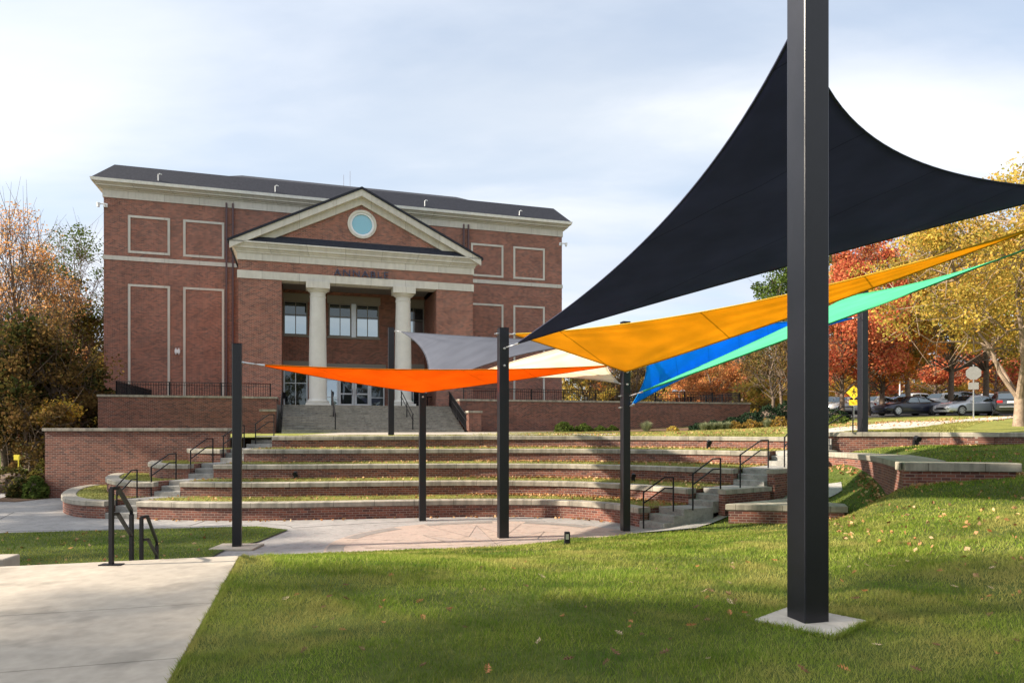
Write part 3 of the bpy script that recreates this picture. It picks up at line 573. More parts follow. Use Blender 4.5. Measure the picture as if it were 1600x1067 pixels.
# ------------------------------------------------------------------ shade posts
POSTR = R(15)
def shade_post(label, x, y, z0, z1, s, bolts=(), pad=0):
    root = thing('shade_post', label, 'post', (x, y, z0), POSTR, 'black steel posts of the shade sails')
    h = z1-z0; a = s/2
    m = MB(); m.box(-a, a, -a, a, -.02, h-.012); m.build('pole', M['black'], root, bevel=.012)
    m = MB(); m.box(-a-.004, a+.004, -a-.004, a+.004, h-.012, h+.004); m.build('cap', M['black'], root)
    for zb_, side in bolts:
        m = MB(); px, py = {'f': (-.0, -a), 'l': (-a, 0), 'r': (a, 0), 'b': (0, a)}[side]; dx, dy = {'f': (0, -1), 'l': (-1, 0), 'r': (1, 0), 'b': (0, 1)}[side]
        m.tube([(px, py, zb_-z0), (px+dx*.05, py+dy*.05, zb_-z0)], .028, 10)
        m.tube([(px+dx*.05, py+dy*.05, zb_-z0), (px+dx*.10, py+dy*.10, zb_-z0)], .014, 8); m.build('eye_bolt', M['steel'], root, smooth=True)
    return root
POST = {}
def base(px, py, z):
    D = (EYE-z)*FPX/(py-HOR); return (px-800)/FPX*D, D
xA, yA = base(370.5, 856, .0); xC, yC = base(660, 813, .0); xD, yD = base(786, 840, 0); xE, yE = base(977, 829, 0)
xB, yB = (611-800)/FPX*30.3, 30.3; xF, yF = 12.0, 24.75; xF = (1348-800)/FPX*yF; xG, yG = (1262-800)/FPX*5.95, 5.95
zA = at(370, 537, yA).z; zB = at(611, 512, yB).z; zC = at(660, 614, yC).z; zD = at(786, 513, yD).z; zE = at(977, 503, yE).z; zF = at(1348, 455, yF).z
shade_post('black post at the left end of the orange sail, on the lower lawn', xA, yA, 0, zA, .2, [(at(378, 566, yA).z, 'r')])
shade_post('thin black post on the top tier holding the grey sail', xB, yB, 2.46, zB, .254, [(zB-.15, 'r')])
shade_post('short black post under the low tip of the orange sail', xC, yC, 0, zC, .2, [(zC-.12, 'f')])
shade_post('black post in the middle of the stage floor carrying black and yellow sails', xD, yD, 0, zD, .254, [(at(0, 545.5, yD).z, 'f'), (at(0, 572, yD).z, 'f'), (at(0, 522, yD).z, 'r'), (at(0, 522, yD).z, 'l')])
shade_post('black post at the foot of the right aisle behind the yellow sail', xE, yE, 0, zE, .215, [(at(0, 582, yE).z, 'f'), (at(0, 601, yE).z, 'f'), (at(0, 619, yE).z, 'l'), (at(0, 637, yE).z, 'l'), (at(0, 634, yE).z, 'r')])
shade_post('black post on the upper retaining wall in front of the parked cars', xF, yF, 2.64, zF, .254, [])
zG = lh(xG, yG)
shade_post('very tall thick black post on a square concrete pad in the foreground lawn', xG, yG, zG+.03, 7.6, .242, [])
xH, yH = 11.2, 12.6
shade_post('black post just outside the right edge holding the sail ends', xH, yH, lh(xH, yH), 7.7, .254, [])
m = MB(); m.prism([(-.34, -.34), (.34, -.34), (.34, .34), (-.34, .34)], -.3, .03)
o = m.build('concrete_pad', M['concrete_pale'], bevel=.008); o.location = (xG+.02, yG-.02, zG); o.rotation_euler = (0, 0, R(52)-R(10)); tag(o, 'square pale concrete footing in the grass under the tall foreground post', 'footing')
m = MB(); m.prism([(-.5, -.38), (.5, -.38), (.5, .38), (-.5, .38)], 0, .05); o = m.build('concrete_pad', M['concrete_new'], bevel=.01); o.location = (xA, yA, 0); tag(o, 'thin concrete footing under the left post beside the lower lawn', 'footing')

# ------------------------------------------------------------------ sails
def sail(name, label, c, A, B, C, ab_, bc, ca, posts, seam=1.4, tr=.35, N_=44, hemc=None):
    A, B, C = [at(*p) for p in (A, B, C)]; P_, Q_, S_ = [at(*p) for p in (ab_, bc, ca)]
    Mab = 2*P_-.5*(A+B); Mbc = 2*Q_-.5*(B+C); Mca = 2*S_-.5*(C+A)
    cen = (A+B+C)/3; root = thing(name, label, 'shade sail', A, 0, 'triangular shade sails')
    V = []; idx = {}; nrm = (B-A).cross(C-A).normalized(); fold = .05
    for i in range(N_+1):
        for j in range(N_+1-i):
            u, v = i/N_, j/N_; w_ = 1-u-v; p = u*u*A+v*v*B+w_*w_*C+2*u*v*Mab+2*v*w_*Mbc+2*w_*u*Mca
            # faint tension folds running out of the corners
            for cc, (s1, s2) in ((u, (v, w_)), (v, (w_, u)), (w_, (u, v))):
                if s1+s2 > .02: p = p+nrm*(fold*math.sin(s1/(s1+s2)*21+cc*3)*math.sin(math.pi*s1/(s1+s2))*max(0, cc-.35)*(1-cc)*2.2)
            idx[i, j] = len(V); V.append(tuple(p-A))
    m = MB(); m.v = V
    ax = (B-C).normalized()
    for i in range(N_):
        for j in range(N_-i):
            m.f.append((idx[i, j], idx[i+1, j], idx[i, j+1]))
            if i+j < N_-1: m.f.append((idx[i+1, j], idx[i+1, j+1], idx[i, j+1]))
    for f in m.f: m.uv.append([((Vector(V[k]).x), (Vector(V[k]).dot(ax))/seam+.37) for k in f])
    fm = fabric(name+'_fabric', c, tr); o = m.build('fabric', fm, root, smooth=True)
    s = o.modifiers.new('thick', 'SOLIDIFY'); s.thickness = .004
    hm = fabric(name+'_hem', tuple(x*.55 for x in (hemc or c)), .1)
    def curve(p, q, mm): return [(1-t)**2*p+2*t*(1-t)*mm+t*t*q-A for t in np.linspace(0, 1, 30)]
    for p, q, mm in ((A, B, Mab), (B, C, Mbc), (C, A, Mca)):
        t = MB(); t.tube(curve(p, q, mm), .016, 6); t.build('hem', hm, root, smooth=True)
    for cpt, pt in zip((A, B, C), posts):
        if pt is None: continue
        pt = Vector(pt); t = MB(); a = cpt-A; b = pt-A; d = b-a
        dn = d.normalized(); t.tube([a-dn*.16, a-dn*.15, a+dn*.02, a+dn*.03], [.004, .030, .016, .004], 8); t.build('corner_plate', M['steel'], root); t = MB()
        if d.length < .03: continue
        t.tube([a, a+d*.2, a+d*.22, a+d*.7, a+d*.72, b], [.008, .008, .018, .018, .008, .008], 6); t.build('turnbuckle', M['steel'], root, smooth=True)
    return root
def pt(px, py, D): return at(px, py, D)
sail('orange_sail', 'bright orange triangular shade sail slung low in front of the entrance', (.98, .29, .02), (403, 569.5, 16.1), (957, 571, 18.6), (660, 613, 20.55), (695, 578, 17.9), (800, 594.5, 19.6), (545, 596.5, 18.3), [(xA+.1, yA, at(0, 566, yA).z), (xE-.1, yE, at(0, 570, yE).z), None], tr=.45)
sail('grey_sail', 'slate grey triangular shade sail hung from the post before the right column', (.095, .103, .128), (627, 518.5, 29.8), (665, 610, 21.0), (975, 538, 18.9), (663, 552, 25), (810, 555, 19.9), (758, 527, 24), [(xB+.1, yB, zB-.1), (xC, yC, zC-.05), (xE, yE, at(0, 537, yE).z)], tr=.3, seam=40)
sail('cream_sail', 'cream coloured triangular shade sail behind the orange one', (.92, .82, .64), (668, 611, 20.9), (967, 598.5, 18.7), (974, 522, 18.85), (822, 590, 19.6), (946, 557, 18.9), (812, 562, 19.8), [(xC, yC, zC-.1), (xE-.1, yE, at(0, 600, yE).z), None], tr=.5)
sail('blue_sail', 'vivid blue triangular shade sail low behind the yellow and green ones', (.015, .36, 1.0), (987, 633, 18.5), (985, 518, 18.8), (1335, 497, 24.2), (1011, 568, 18.9), (1150, 508, 21), (1150, 556, 21), [(xE+.1, yE, at(0, 635, yE).z), None, (xF-.1, yF, at(0, 496, yF).z)], tr=.5)
sail('green_sail', 'mint green long narrow shade sail crossing under the yellow one', (.11, .62, .30), (998, 614, 18.3), (1326, 463, 24.3), (1640, 375, 12.7), (1190, 529, 20.4), (1462, 435, 17.6), (1250, 523, 15.3), [(xE+.08, yE-.05, at(0, 619, yE).z), None, (xH-.1, yH, at(0, 362, yH).z)], tr=.45)
sail('yellow_sail', 'golden yellow triangular shade sail below the black one', (.90, .54, .06), (800, 522, 17.3), (978, 581, 18.35), (1650, 345, 12.7), (893, 552, 17.8), (1240, 494, 15.5), (1147, 478, 15.1), [(xD+.12, yD, at(0, 522, yD).z), None, (xH-.1, yH, at(0, 335, yH).z)], tr=.58, seam=3.2)
sail('black_sail', 'huge black triangular shade sail rising to the tall foreground post', (.085, .092, .15), (805, 538, 16.9), (1252, 22, 6.08), (1690, 296, 12.5), (1010, 374, 11.4), (1417, 246, 9.8), (1171, 432, 14.4), [(xD, yD-.12, at(0, 545.5, yD).z), None, (xH-.1, yH, at(0, 290, yH).z)], seam=2.6, tr=.5)

# ------------------------------------------------------------------ building
B0, BT, BP, BK, BM = 39.4, 44.0, 45.0, 49.7, 51.8
zp = 4.17
bld = thing('brick_building', 'large red brick hall with columned portico, pediment and round window', 'building', (0, 0, 0), TH)
def P(name, mb, m, parent=bld, **k): return mb.build(name, M[m] if isinstance(m, str) else m, parent, **k)
aL, aR = A_(162, BM), A_(878, BM)
zfb = ab(162, 308, BM)[1]; zft = ab(162, 296, BM)[1]; OM, OP = .60, .46; zct = ab(142, 276, BM-OM)[1]
m = MB(); m.box(aL, aR, BM, BM+22, .0, zfb); P('wall', m, 'brick')
m = MB(); m.box(aL-.06, aR+.06, BM-.06, BM+22.06, zfb, zft); P('frieze', m, 'stone')
# main cornice, stepped section swept round
ring = [(aL, BM), (aR, BM), (aR, BM+22)]
def cornice(P_, z0, z1, out, name, pa=bld):
    h = z1-z0; prof = [(-.08, z0), (-.12, z0), (-.12, z0+h*.16), (-out*.4, z0+h*.20), (-out*.4, z0+h*.34), (-out*.66, z0+h*.38), (-out*.66, z0+h*.62), (-out*.78, z0+h*.65), (-out*.78, z0+h*.80), (-out, z0+h*.84), (-out, z1), (.3, z1), (.3, z0)]
    m = MB(); m.sweep(P_, prof); return P(name, m, 'stone', pa)
# sweep offsets to the left of travel; travel rightwards keeps the outside at negative d
cornice([(aL, BM+22), (aL, BM), (aR, BM), (aR, BM+22)], zft, zct-.14, OM, 'cornice')
m = MB(); m.sweep([(aL, BM+22), (aL, BM), (aR, BM), (aR, BM+22)], [(-OM-.02, zct-.18), (-OM-.07, zct), (-OM+.05, zct), (-OM+.05, zct-.18)]); P('gutter', m, 'gutter')
# roof: steep shingle band, raised centre
def hip(a0, a1, b0, b1, z0, d, h, mb):
    q = [(a0, b0, z0), (a1, b0, z0), (a1, b1, z0), (a0, b1, z0)]; r = [(a0+d, b0+d, z0+h), (a1-d, b0+d, z0+h), (a1-d, b1-d, z0+h), (a0+d, b1-d, z0+h)]
    for i in range(4): j = (i+1) % 4; mb.poly([q[i], q[j], r[j], r[i]])
    mb.poly(r)
ztop = ab(178, 257, BM-OM+1.1)[1]
m = MB(); hip(aL-OM-.02, aR+OM+.02, BM-OM-.02, BM+23, zct-.03, 1.15, ztop-zct+.03, m)
a3, a4 = A_(349, BM+.1), A_(742, BM+.1)
hip(a3, a4, BM+.62, BM+14, ztop-.02, 1.1, .56, m)
P('roof', m, 'shingle')
# string course and base
zs0, zs1 = ab(162, 405, BM)[1], ab(162, 398.5, BM)[1]
m = MB(); m.box(aL-.05, aR+.05, BM-.05, BM+22, zs0, zs1); P('string_course', m, 'stone')
m = MB(); m.box(aL-.07, aR+.07, BM-.07, BM+1, zp, zp+.42); P('base_course', m, 'stone')
m = MB(); m.box(aL-.02, aR+.02, BM-.012, BM+1, ab(162, 424, BM)[1]-.07, ab(162, 424, BM)[1]); P('brick_band', m, 'brick')
def panel(px0, px1, zt, zb):
    a0, a1 = A_(px0, BM), A_(px1, BM); m = MB(); t = .15
    m.box(a0, a0+t, BM-.05, BM+.05, zb, zt); m.box(a1-t, a1, BM-.05, BM+.05, zb, zt); m.box(a0+t, a1-t, BM-.05, BM+.05, zt-t, zt)
    if zb > zp+1: m.box(a0+t, a1-t, BM-.05, BM+.05, zb, zb+t)
    P('panel_trim', m, 'stone')
zu1, zu0 = ab(200, 336.2, BM)[1], ab(200, 395.5, BM)[1]; zl1 = ab(200, 443.8, BM)[1]
zu0 = max(zu0, zs1+.25)
for a, b in ((200, 265.8), (286.4, 350.5), (735.8, 786.4), (802, 851)):
    panel(a, b, zu1, zu0); panel(a, b, zl1, zp+.42)
for px in (353.8, 363.8, 724.6, 732):
    a = A_(px, BM-.1); m = MB(); m.box(a-.055, a+.055, BM-.17, BM-.03, zp, zfb+.3); P('downspout', m, 'pipe')
for px, dx in ((164, -1), (877, 1)):
    a, z = ab(px, 320 if dx < 0 else 381, BM-.2)
    t = MB(); t.tube([(a, BM, z), (a, BM-.35, z), (a+dx*.35, BM-.35, z)], .05, 8); t.tube([(a+dx*.35, BM-.35, z+.05), (a+dx*.35, BM-.35, z-.22)], [.12, .08], 10)
    t.box(a-.12, a+.12, BM-.12, BM, z-.12, z+.12); P('security_camera', t, 'white', smooth=False)
a, z = ab(277.5, 549, BM); m = MB(); m.box(a-.16, a+.16, BM-.16, BM, z-.12, z+.12); m.box(a-.12, a-.06, BM-.12, BM-.05, z-.22, z+.22); m.box(a+.06, a+.12, BM-.12, BM-.05, z-.22, z+.22); P('wall_light', m, 'white')
for px, py in ((247, 274), (430, 292), (664, 315), (812, 331)):
    a, z = ab(px, py, BM-.5); m = MB(); m.tube([(a, BM-.4, z-.35), (a, BM-.45, z+.05), (a+.1, BM-.45, z+.12), (a+.22, BM-.45, z+.08)], .03, 6); P('roof_bracket', m, 'white')
for px, h in ((537, 1.2), (547, 1.6)):
    a, z = ab(px, 292, BM+6); m = MB(); m.tube([(a, BM+6, ztop-.5), (a, BM+6, z+h*.8)], .012, 6); P('antenna', m, 'pipe')
# portico
pL, pR = A_(372, BP), A_(739, BP); iL, iR = A_(440, BP), A_(682, BP); pc = (pL+pR)/2
zbb, zbt = ab(374, 434, BP)[1], ab(374, 421.8, BP)[1]; zf0, zf1 = ab(374, 405.3, BP)[1], ab(374, 394, BP)[1]; zc1 = ab(356, 373.5, BP-OP)[1]
por = bld
m = MB(); m.box(pL, iL, BP, BM, 0, zbb); m.box(iR, pR, BP, BM, 0, zbb); m.box(pL, pR, BP, BP+.6, zbt, zf0); m.box(pL, pL+.4, BP+.6, BM, zbt, zf0); m.box(pR-.4, pR, BP+.6, BM, zbt, zf0)
P('portico_wall', m, 'brick')
m = MB(); m.box(pL-.05, pR+.05, BP-.05, BP+.9, zbb, zbt); m.box(pL-.05, pL+.3, BP+.9, BM, zbb, zbt); m.box(pR-.3, pR+.05, BP+.9, BM, zbb, zbt); P('architrave', m, 'stone')
m = MB(); m.box(pL-.06, pR+.06, BP-.06, BM, zf0, zf1); P('portico_frieze', m, 'stone')
cornice([(pL, BM), (pL, BP), (pR, BP), (pR, BM)], zf1, zc1, OP, 'portico_cornice')
zce = zbb+.35
m = MB(); m.box(iL, iR, BP+.9, BK, zce, zce+.1); P('porch_ceiling', m, 'soffit')
m = MB(); m.box(iL, iR, BK, BK+.3, zp, zce); P('porch_wall', m, 'brick')
# pediment
zap = ab(567.6, 293.5, BP-OP)[1]; zbr = zc1
aP0, aP1 = pL-OP, pR+OP; am = (aP0+aP1)/2
def tri_slab(a0, a1, zb, za, b0, b1, th, m):     # inverted V slab of vertical thickness th
    mid = (a0+a1)/2
    for s, e in ((a0, mid), (a1, mid)):
        q = [(s, b0, zb), (e, b0, za), (e, b1, za), (s, b1, zb)]; r = [(x, y, z-th) for x, y, z in q]
        for f in ([q[0], q[1], q[2], q[3]], [r[3], r[2], r[1], r[0]], [q[0], r[0], r[1], q[1]], [q[3], q[2], r[2], r[3]], [q[0], q[3], r[3], r[0]]): m.poly(f)
m = MB(); tri_slab(aP0-.12, aP1+.12, zbr+.02, zap+.05, BP-OP-.08, BM+6, .14, m); P('portico_roof', m, 'shingle')
m = MB(); tri_slab(aP0, aP1, zbr-.07, zap-.10, BP-OP, BP-.28, .42, m); P('raking_cornice', m, 'stone')
m = MB(); tri_slab(aP0+.5, aP1-.5, zbr-.07, zap-.36, BP-.28, BP-.03, .16, m); tri_slab(aP0+.8, aP1-.8, zbr+.0, zap-.48, BP-.13, BP+.02, .50, m); P('raking_soffit', m, 'stone')
m = MB(); k = (zap-.2-zbr)/(am-aP0); n = len(m.v)
rc, rcz, rr = am+.05, ab(565.5, 351, BP)[1], .93
# tympanum with a round hole: fan of quads between circle and triangle outline
tri = [(aP0+.6, zbr-.1), (aP1-.6, zbr-.1), (am, zap-.55)]
def ray_tri(ang):
    dx, dz = math.cos(ang), math.sin(ang); best = 1e9
    for i in range(3):
        (x1, z1), (x2, z2) = tri[i], tri[(i+1) % 3]; ex, ez = x2-x1, z2-z1; den = dx*ez-dz*ex
        if abs(den) < 1e-9: continue
        t = ((x1-rc)*ez-(z1-rcz)*ex)/den; u = ((x1-rc)*dz-(z1-rcz)*dx)/den
        if t > 0 and -1e-6 <= u <= 1+1e-6: best = min(best, t)
    return rc+dx*best, rcz+dz*best
angs = sorted([2*math.pi*i/64 for i in range(64)]+[math.atan2(z-rcz, x-rc) % (2*math.pi) for x, z in tri])
for i in range(len(angs)):
    a, b = angs[i], angs[(i+1) % len(angs)]
    o1, o2 = ray_tri(a), ray_tri(b); m.poly([(rc+rr*.9*math.cos(a), BP, rcz+rr*.9*math.sin(a)), (o1[0], BP, o1[1]), (o2[0], BP, o2[1]), (rc+rr*.9*math.cos(b), BP, rcz+rr*.9*math.sin(b))][::-1])
P('tympanum', m, 'brick')
def ringy(r0, r1, b0, b1, name, mm, pa):
    m = MB(); n = 48
    for i in range(n):
        a, b = 2*math.pi*i/n, 2*math.pi*(i+1)/n
        def q(r, t, y): return (rc+r*math.cos(t), y, rcz+r*math.sin(t))
        m.poly([q(r0, a, b0), q(r0, b, b0), q(r1, b, b0), q(r1, a, b0)]); m.poly([q(r1, a, b0), q(r1, b, b0), q(r1, b, b1), q(r1, a, b1)]); m.poly([q(r0, b, b0), q(r0, a, b0), q(r0, a, b1), q(r0, b, b1)])
    return P(name, m, mm, pa)
rw = ringy(.76, .91, BP-.09, BP+.1, 'round_window', 'stone', bld); ringy(.64, .76, BP-.03, BP+.12, 'sash', 'white', rw)
m = MB(); m.poly([(rc+.65*math.cos(-2*math.pi*i/40), BP+.06, rcz+.65*math.sin(-2*math.pi*i/40)) for i in range(40)]); P('pane', m, 'glass_blue', rw)
# skirt roof on the horizontal cornice
m = MB(); m.poly([(aP0+.4, BP-OP+.04, zc1+.012), (aP1-.4, BP-OP+.04, zc1+.012), (aP1-1.5, BP-.01, zc1+.52), (aP0+1.5, BP-.01, zc1+.52)]); P('skirt_roof', m, 'shingle')
# columns
for px in (496.5, 629.8):
    a = A_(px, BP+.35); c = MB(); H_ = zbb
    c.lathe([(.66, zp+.16), (.70, zp+.22), (.70, zp+.32), (.60, zp+.36), (.56, zp+.42), (.545, zp+.5), (.545, zp+2.6), (.52, zp+4.5), (.475, H_-1.15), (.475, H_-.92), (.50, H_-.90), (.50, H_-.84), (.475, H_-.82), (.475, H_-.62), (.54, H_-.58), (.66, H_-.46), (.67, H_-.42)], a, BP+.35, 40)
    co = P('column', c, 'column', smooth=True)
    c = MB(); c.box(a-.74, a+.74, BP+.35-.74, BP+.35+.74, zp, zp+.17); P('plinth', c, 'column', co, bevel=.01)
    c = MB(); c.box(a-.72, a+.72, BP+.35-.72, BP+.35+.55, H_-.42, H_+.0-.002); P('abacus', c, 'stone', co, bevel=.01)
# openings of the porch wall
def window(a0, a1, z0, z1, b, cols, rows, fr='frame', bar=.055, mull=None, name='window', gl='glass', split=0):
    m = MB(); t = .09
    m.box(a0, a1, b-.07, b+.02, z1-t, z1); m.box(a0, a1, b-.07, b+.02, z0, z0+t); m.box(a0, a0+t, b-.07, b+.02, z0+t, z1-t); m.box(a1-t, a1, b-.07, b+.02, z0+t, z1-t)
    for c in range(1, cols): x = a0+(a1-a0)*c/cols; m.box(x-bar/2, x+bar/2, b-.055, b-.0, z0+t, z1-t)
    for r in rows: z = z0+(z1-z0)*r; m.box(a0+t, a1-t, b-.052, b-.0, z-bar/2, z+bar/2)
    w_ = P(name, m, fr)
    m = MB(); m.box(a0+t*.5, a1-t*.5, b-.03, b-.012, z0+t*.5, z1-t*.5); P('pane', m, gl, w_)
    if split: m = MB(); zz_ = z0+(z1-z0)*split; m.box(a0+t*.5, a1-t*.5, b-.034, b-.029, zz_, z1-t*.5); P('soffit_reflection_pane', m, 'glass_dark', w_)  # darker glass over the upper part imitates the soffit's dark reflection
    return w_
zw0, zw1 = ab(444, 523, BK)[1], ab(444, 470, BK)[1]; zv0, zv1 = ab(444, 626, BK)[1], ab(444, 576, BK)[1]
wl0, wl1 = A_(443, BK), A_(480.6, BK); ccc = (iL+iR)/2
wr0, wr1 = 2*ccc-wl1, 2*ccc-wl0
for a0, a1 in ((wl0, wl1), (wr0, wr1)):
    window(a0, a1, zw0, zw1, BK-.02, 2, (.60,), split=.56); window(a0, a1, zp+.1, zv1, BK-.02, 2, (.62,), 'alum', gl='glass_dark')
    for nm_, y_, z0_, z1_ in (('lintel', .06, zw1, zw1+.55), ('window_sill', .12, zw0-.12, zw0), ('lintel', .08, zv1, zv1+.55)): m = MB(); m.box(a0-.12, a1+.12, BK-y_, BK+.05, z0_, z1_); P(nm_, m, 'trim')
c0_, c1_ = A_(513.4, BK), A_(592, BK); cm0, cm1 = A_(549, BK), A_(556, BK)
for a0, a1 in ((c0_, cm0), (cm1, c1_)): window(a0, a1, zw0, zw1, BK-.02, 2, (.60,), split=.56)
m = MB(); m.box(cm0, cm1, BK-.12, BK+.02, zw0, zw1); P('mullion', m, 'alum')
m = MB(); m.box(c0_-.1, c1_+.1, BK-.06, BK+.05, zw1, zw1+.55); m.box(c0_-.1, c1_+.1, BK-.12, BK+.05, zw0-.12, zw0); P('lintel', m, 'trim')
d0, d1 = A_(509, BK), A_(600.5, BK); m = MB(); m.box(d0-.1, d1+.1, BK-.08, BK+.05, zv1-.15, zv1+.45); P('lintel', m, 'trim')
zd = zp+2.35
dx = [A_(p, BK) for p in (509, 528.4, 553.4, 578, 600.5)]
window(dx[0], dx[1], zp, zv1-.15, BK-.03, 1, (.30, .78), 'alum', name='sidelight'); window(dx[3], dx[4], zp, zv1-.15, BK-.03, 1, (.30, .78), 'alum', name='sidelight', gl='glass_dark'); window(dx[1], dx[3], zd, zv1-.15, BK-.03, 2, (), 'alum', name='transom')
for i in (1, 2):
    a0, a1 = dx[i]+.01, dx[i+1]-.01; m = MB(); t = .16; b = BK-.05
    m.box(a0, a0+t, b-.05, b, zp, zd); m.box(a1-t, a1, b-.05, b, zp, zd); m.box(a0+t, a1-t, b-.05, b, zd-t, zd); m.box(a0+t, a1-t, b-.05, b, zp, zp+.3); m.box(a0+t, a1-t, b-.05, b, zp+.95, zp+1.05)
    dr = P('door', m, 'white'); m = MB(); m.box(a0+.1, a1-.1, b-.03, b-.015, zp+.2, zd-.1); P('pane', m, 'glass_dark', dr)
    hx = a1-.12 if i == 1 else a0+.12; m = MB(); m.tube([(hx, b-.05, zp+.9), (hx, b-.12, zp+.92), (hx, b-.12, zp+1.3), (hx, b-.05, zp+1.32)], .02, 6); P('handle', m, 'steel', dr)
# lamps
for px, py in ((537, 454), ):
    a = A_(px, BP+2.2); m = MB(); m.lathe([(.09, zce-.012), (.09, zce-.002)], a, BP+2.2, 12); P('ceiling_lamp', m, 'spot_on')
for px in (518.5, 544, 569.5):     # pendants glow behind the glass: modelled on its face plane
    a, z = ab(px, 500, BK-.035); m = MB(); m.box(a-.09, a+.09, BK-.036, BK-.031, z-.35, z+.45); P('pendant_lamp', m, 'lamp_on')
# lettering
tcv = bpy.data.curves.new('lettering', 'FONT'); tcv.body = 'ANNABLE'; tcv.size = .60; tcv.extrude = .03; tcv.space_character = 1.22; tcv.offset = .0; tcv.align_x = 'CENTER'
tob = bpy.data.objects.new('tmp', tcv); me = bpy.data.meshes.new_from_object(tob); bpy.data.objects.remove(tob)
me.materials.append(M['letter']); lo = bpy.data.objects.new('lettering', me); col.objects.link(lo); lo.parent = bld
a, z = ab(565, 433, BP-.1); lo.location = (a, BP-.07, z); lo.rotation_euler = (R(90), 0, 0); lo.scale = (1.12, 1, 1)
# terrace, its walls, stairs
sL, sR = A_(443, BT), A_(700, BT); WB = 42.0; zcop = 4.59
tL, tR_ = A_(153, WB), A_(1172, WB)
m = MB(); m.prism([(tL+.3, WB+.3), (sL-.3, WB+.3), (sL-.3, BT), (sR+.3, BT), (sR+.3, WB+.3), (tR_-.3, WB+.3), (tR_-.3, BM+6), (aR+.2, BM+6), (aR+.2, BM-.02), (tL+.3, BM-.02)], 1.5, zp); o = m.build('terrace', M['concrete']); o.rotation_euler = (0, 0, TH); struct(o)
def terr_wall(label, pts, zbase):
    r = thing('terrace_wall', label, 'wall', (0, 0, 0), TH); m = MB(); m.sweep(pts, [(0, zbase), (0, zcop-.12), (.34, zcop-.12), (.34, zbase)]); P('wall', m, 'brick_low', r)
    m = MB(); m.sweep(pts, [(-.05, zcop-.12), (-.05, zcop), (.39, zcop), (.39, zcop-.12)]); P('cap', m, 'coping', r)
    m = MB(); m.sweep(pts, [(-.012, 3.55), (-.012, 3.62), (.0, 3.62), (.0, 3.55)]); P('brick_band', m, 'brick_low', r)
terr_wall('brick terrace wall left of the entrance stairs', [(tL, BM), (tL, WB), (sL-.34, WB), (sL-.34, BT+.9)], -.1)
terr_wall('long brick terrace wall right of the entrance stairs', [(sR+.34, BT+.9), (sR+.34, WB), (tR_, WB), (tR_+.3, BM)], 2.2)
# piers and cheeks by the stairs
for s, nm in ((sL-.34, 'left'), (sR+.34, 'right')):
    r = thing('stair_pier', f'short capped brick pier at the foot of the entrance stairs, {nm} side', 'pier', (0, 0, 0), TH, 'brick piers at the entrance stairs')
    x0, x1 = (s-.75, s) if nm == 'left' else (s, s+.75); m = MB(); m.box(x0, x1, B0+.2, B0+.95, 2.3, 3.68); m.box(min(x0+.2, x1-.3) if nm == 'right' else x1-.3, (x0+.3) if nm == 'right' else x1, B0+.95, WB, 2.3, 3.55); P('brick', m, 'brick_low', r)
    m = MB(); m.box(x0-.06, x1+.06, B0+.14, B0+1.01, 3.68, 3.8); P('cap', m, 'coping', r)
zsb = 2.53; n = 11; h = (zp-zsb)/n; tr_ = (BT-B0)/n
prof = [(0, zsb-.2)]
for j in range(n): prof += [(j*tr_, zsb+j*h if j else zsb-.19), (j*tr_, zsb+(j+1)*h-.03), (j*tr_-.025, zsb+(j+1)*h-.03), (j*tr_-.025, zsb+(j+1)*h)]
prof += [(BT-B0+.3, zp+.003), (BT-B0+.3, zsb-.2)]
st = thing('entrance_stairs', 'wide grey concrete stairs up to the columned entrance', 'stairs', (0, 0, 0), TH)
m = MB(); m.extr([(d, z) for d, z in prof], (sL, B0), (sR, B0), (0, 1)); P('steps', m, 'steps', st)
for j in range(n): m = MB(); z_ = zsb+(j+1)*h; m.box(sL+.01, sR-.01, B0+j*tr_-.034, B0+j*tr_+.012, z_-.028, z_+.004); P('nosing', m, 'coping', st)
def stair_rail(label, a, pickets=False):
    r = thing('handrail', label, 'handrail', (0, 0, 0), TH, 'black handrails on the entrance stairs')
    b0, b1, z0, z1 = B0+.1, BT+.1, zsb+.1, zp
    for dz in (.95, .6):
        m = MB(); m.tube([(a, b0-.25, z0+dz), (a, b0, z0+dz), (a, b1, z1+dz), (a, b1+.3, z1+dz)], .028, 6); P('top_rail' if dz > .9 else 'lower_rail', m, 'rail', r)
    for t in (0, .5, 1):
        m = MB(); b = b0+(b1-b0)*t; z = z0+(z1-z0)*t; m.box(a-.03, a+.03, b-.03, b+.03, z-.12, z+.95); P('post', m, 'rail', r)
    if pickets:
        m = MB()
        for i in range(44): t = (i+.5)/44; b = b0+(b1-b0)*t; z = z0+(z1-z0)*t; m.box(a-.012, a+.012, b-.012, b+.012, z+.05, z+.93)
        m.tube([(a, b0, z0+.1), (a, b1, z1+.1)], .02, 6); P('pickets', m, 'rail', r)
stair_rail('black handrail up the middle of the entrance stairs, by the left column', A_(521, (B0+BT)/2)); stair_rail('black handrail on the entrance stairs by the right column', A_(636, (B0+BT)/2))
stair_rail('black picket railing down the right edge of the entrance stairs', sR+.12, True); stair_rail('black railing down the left edge of the entrance stairs', sL-.08)
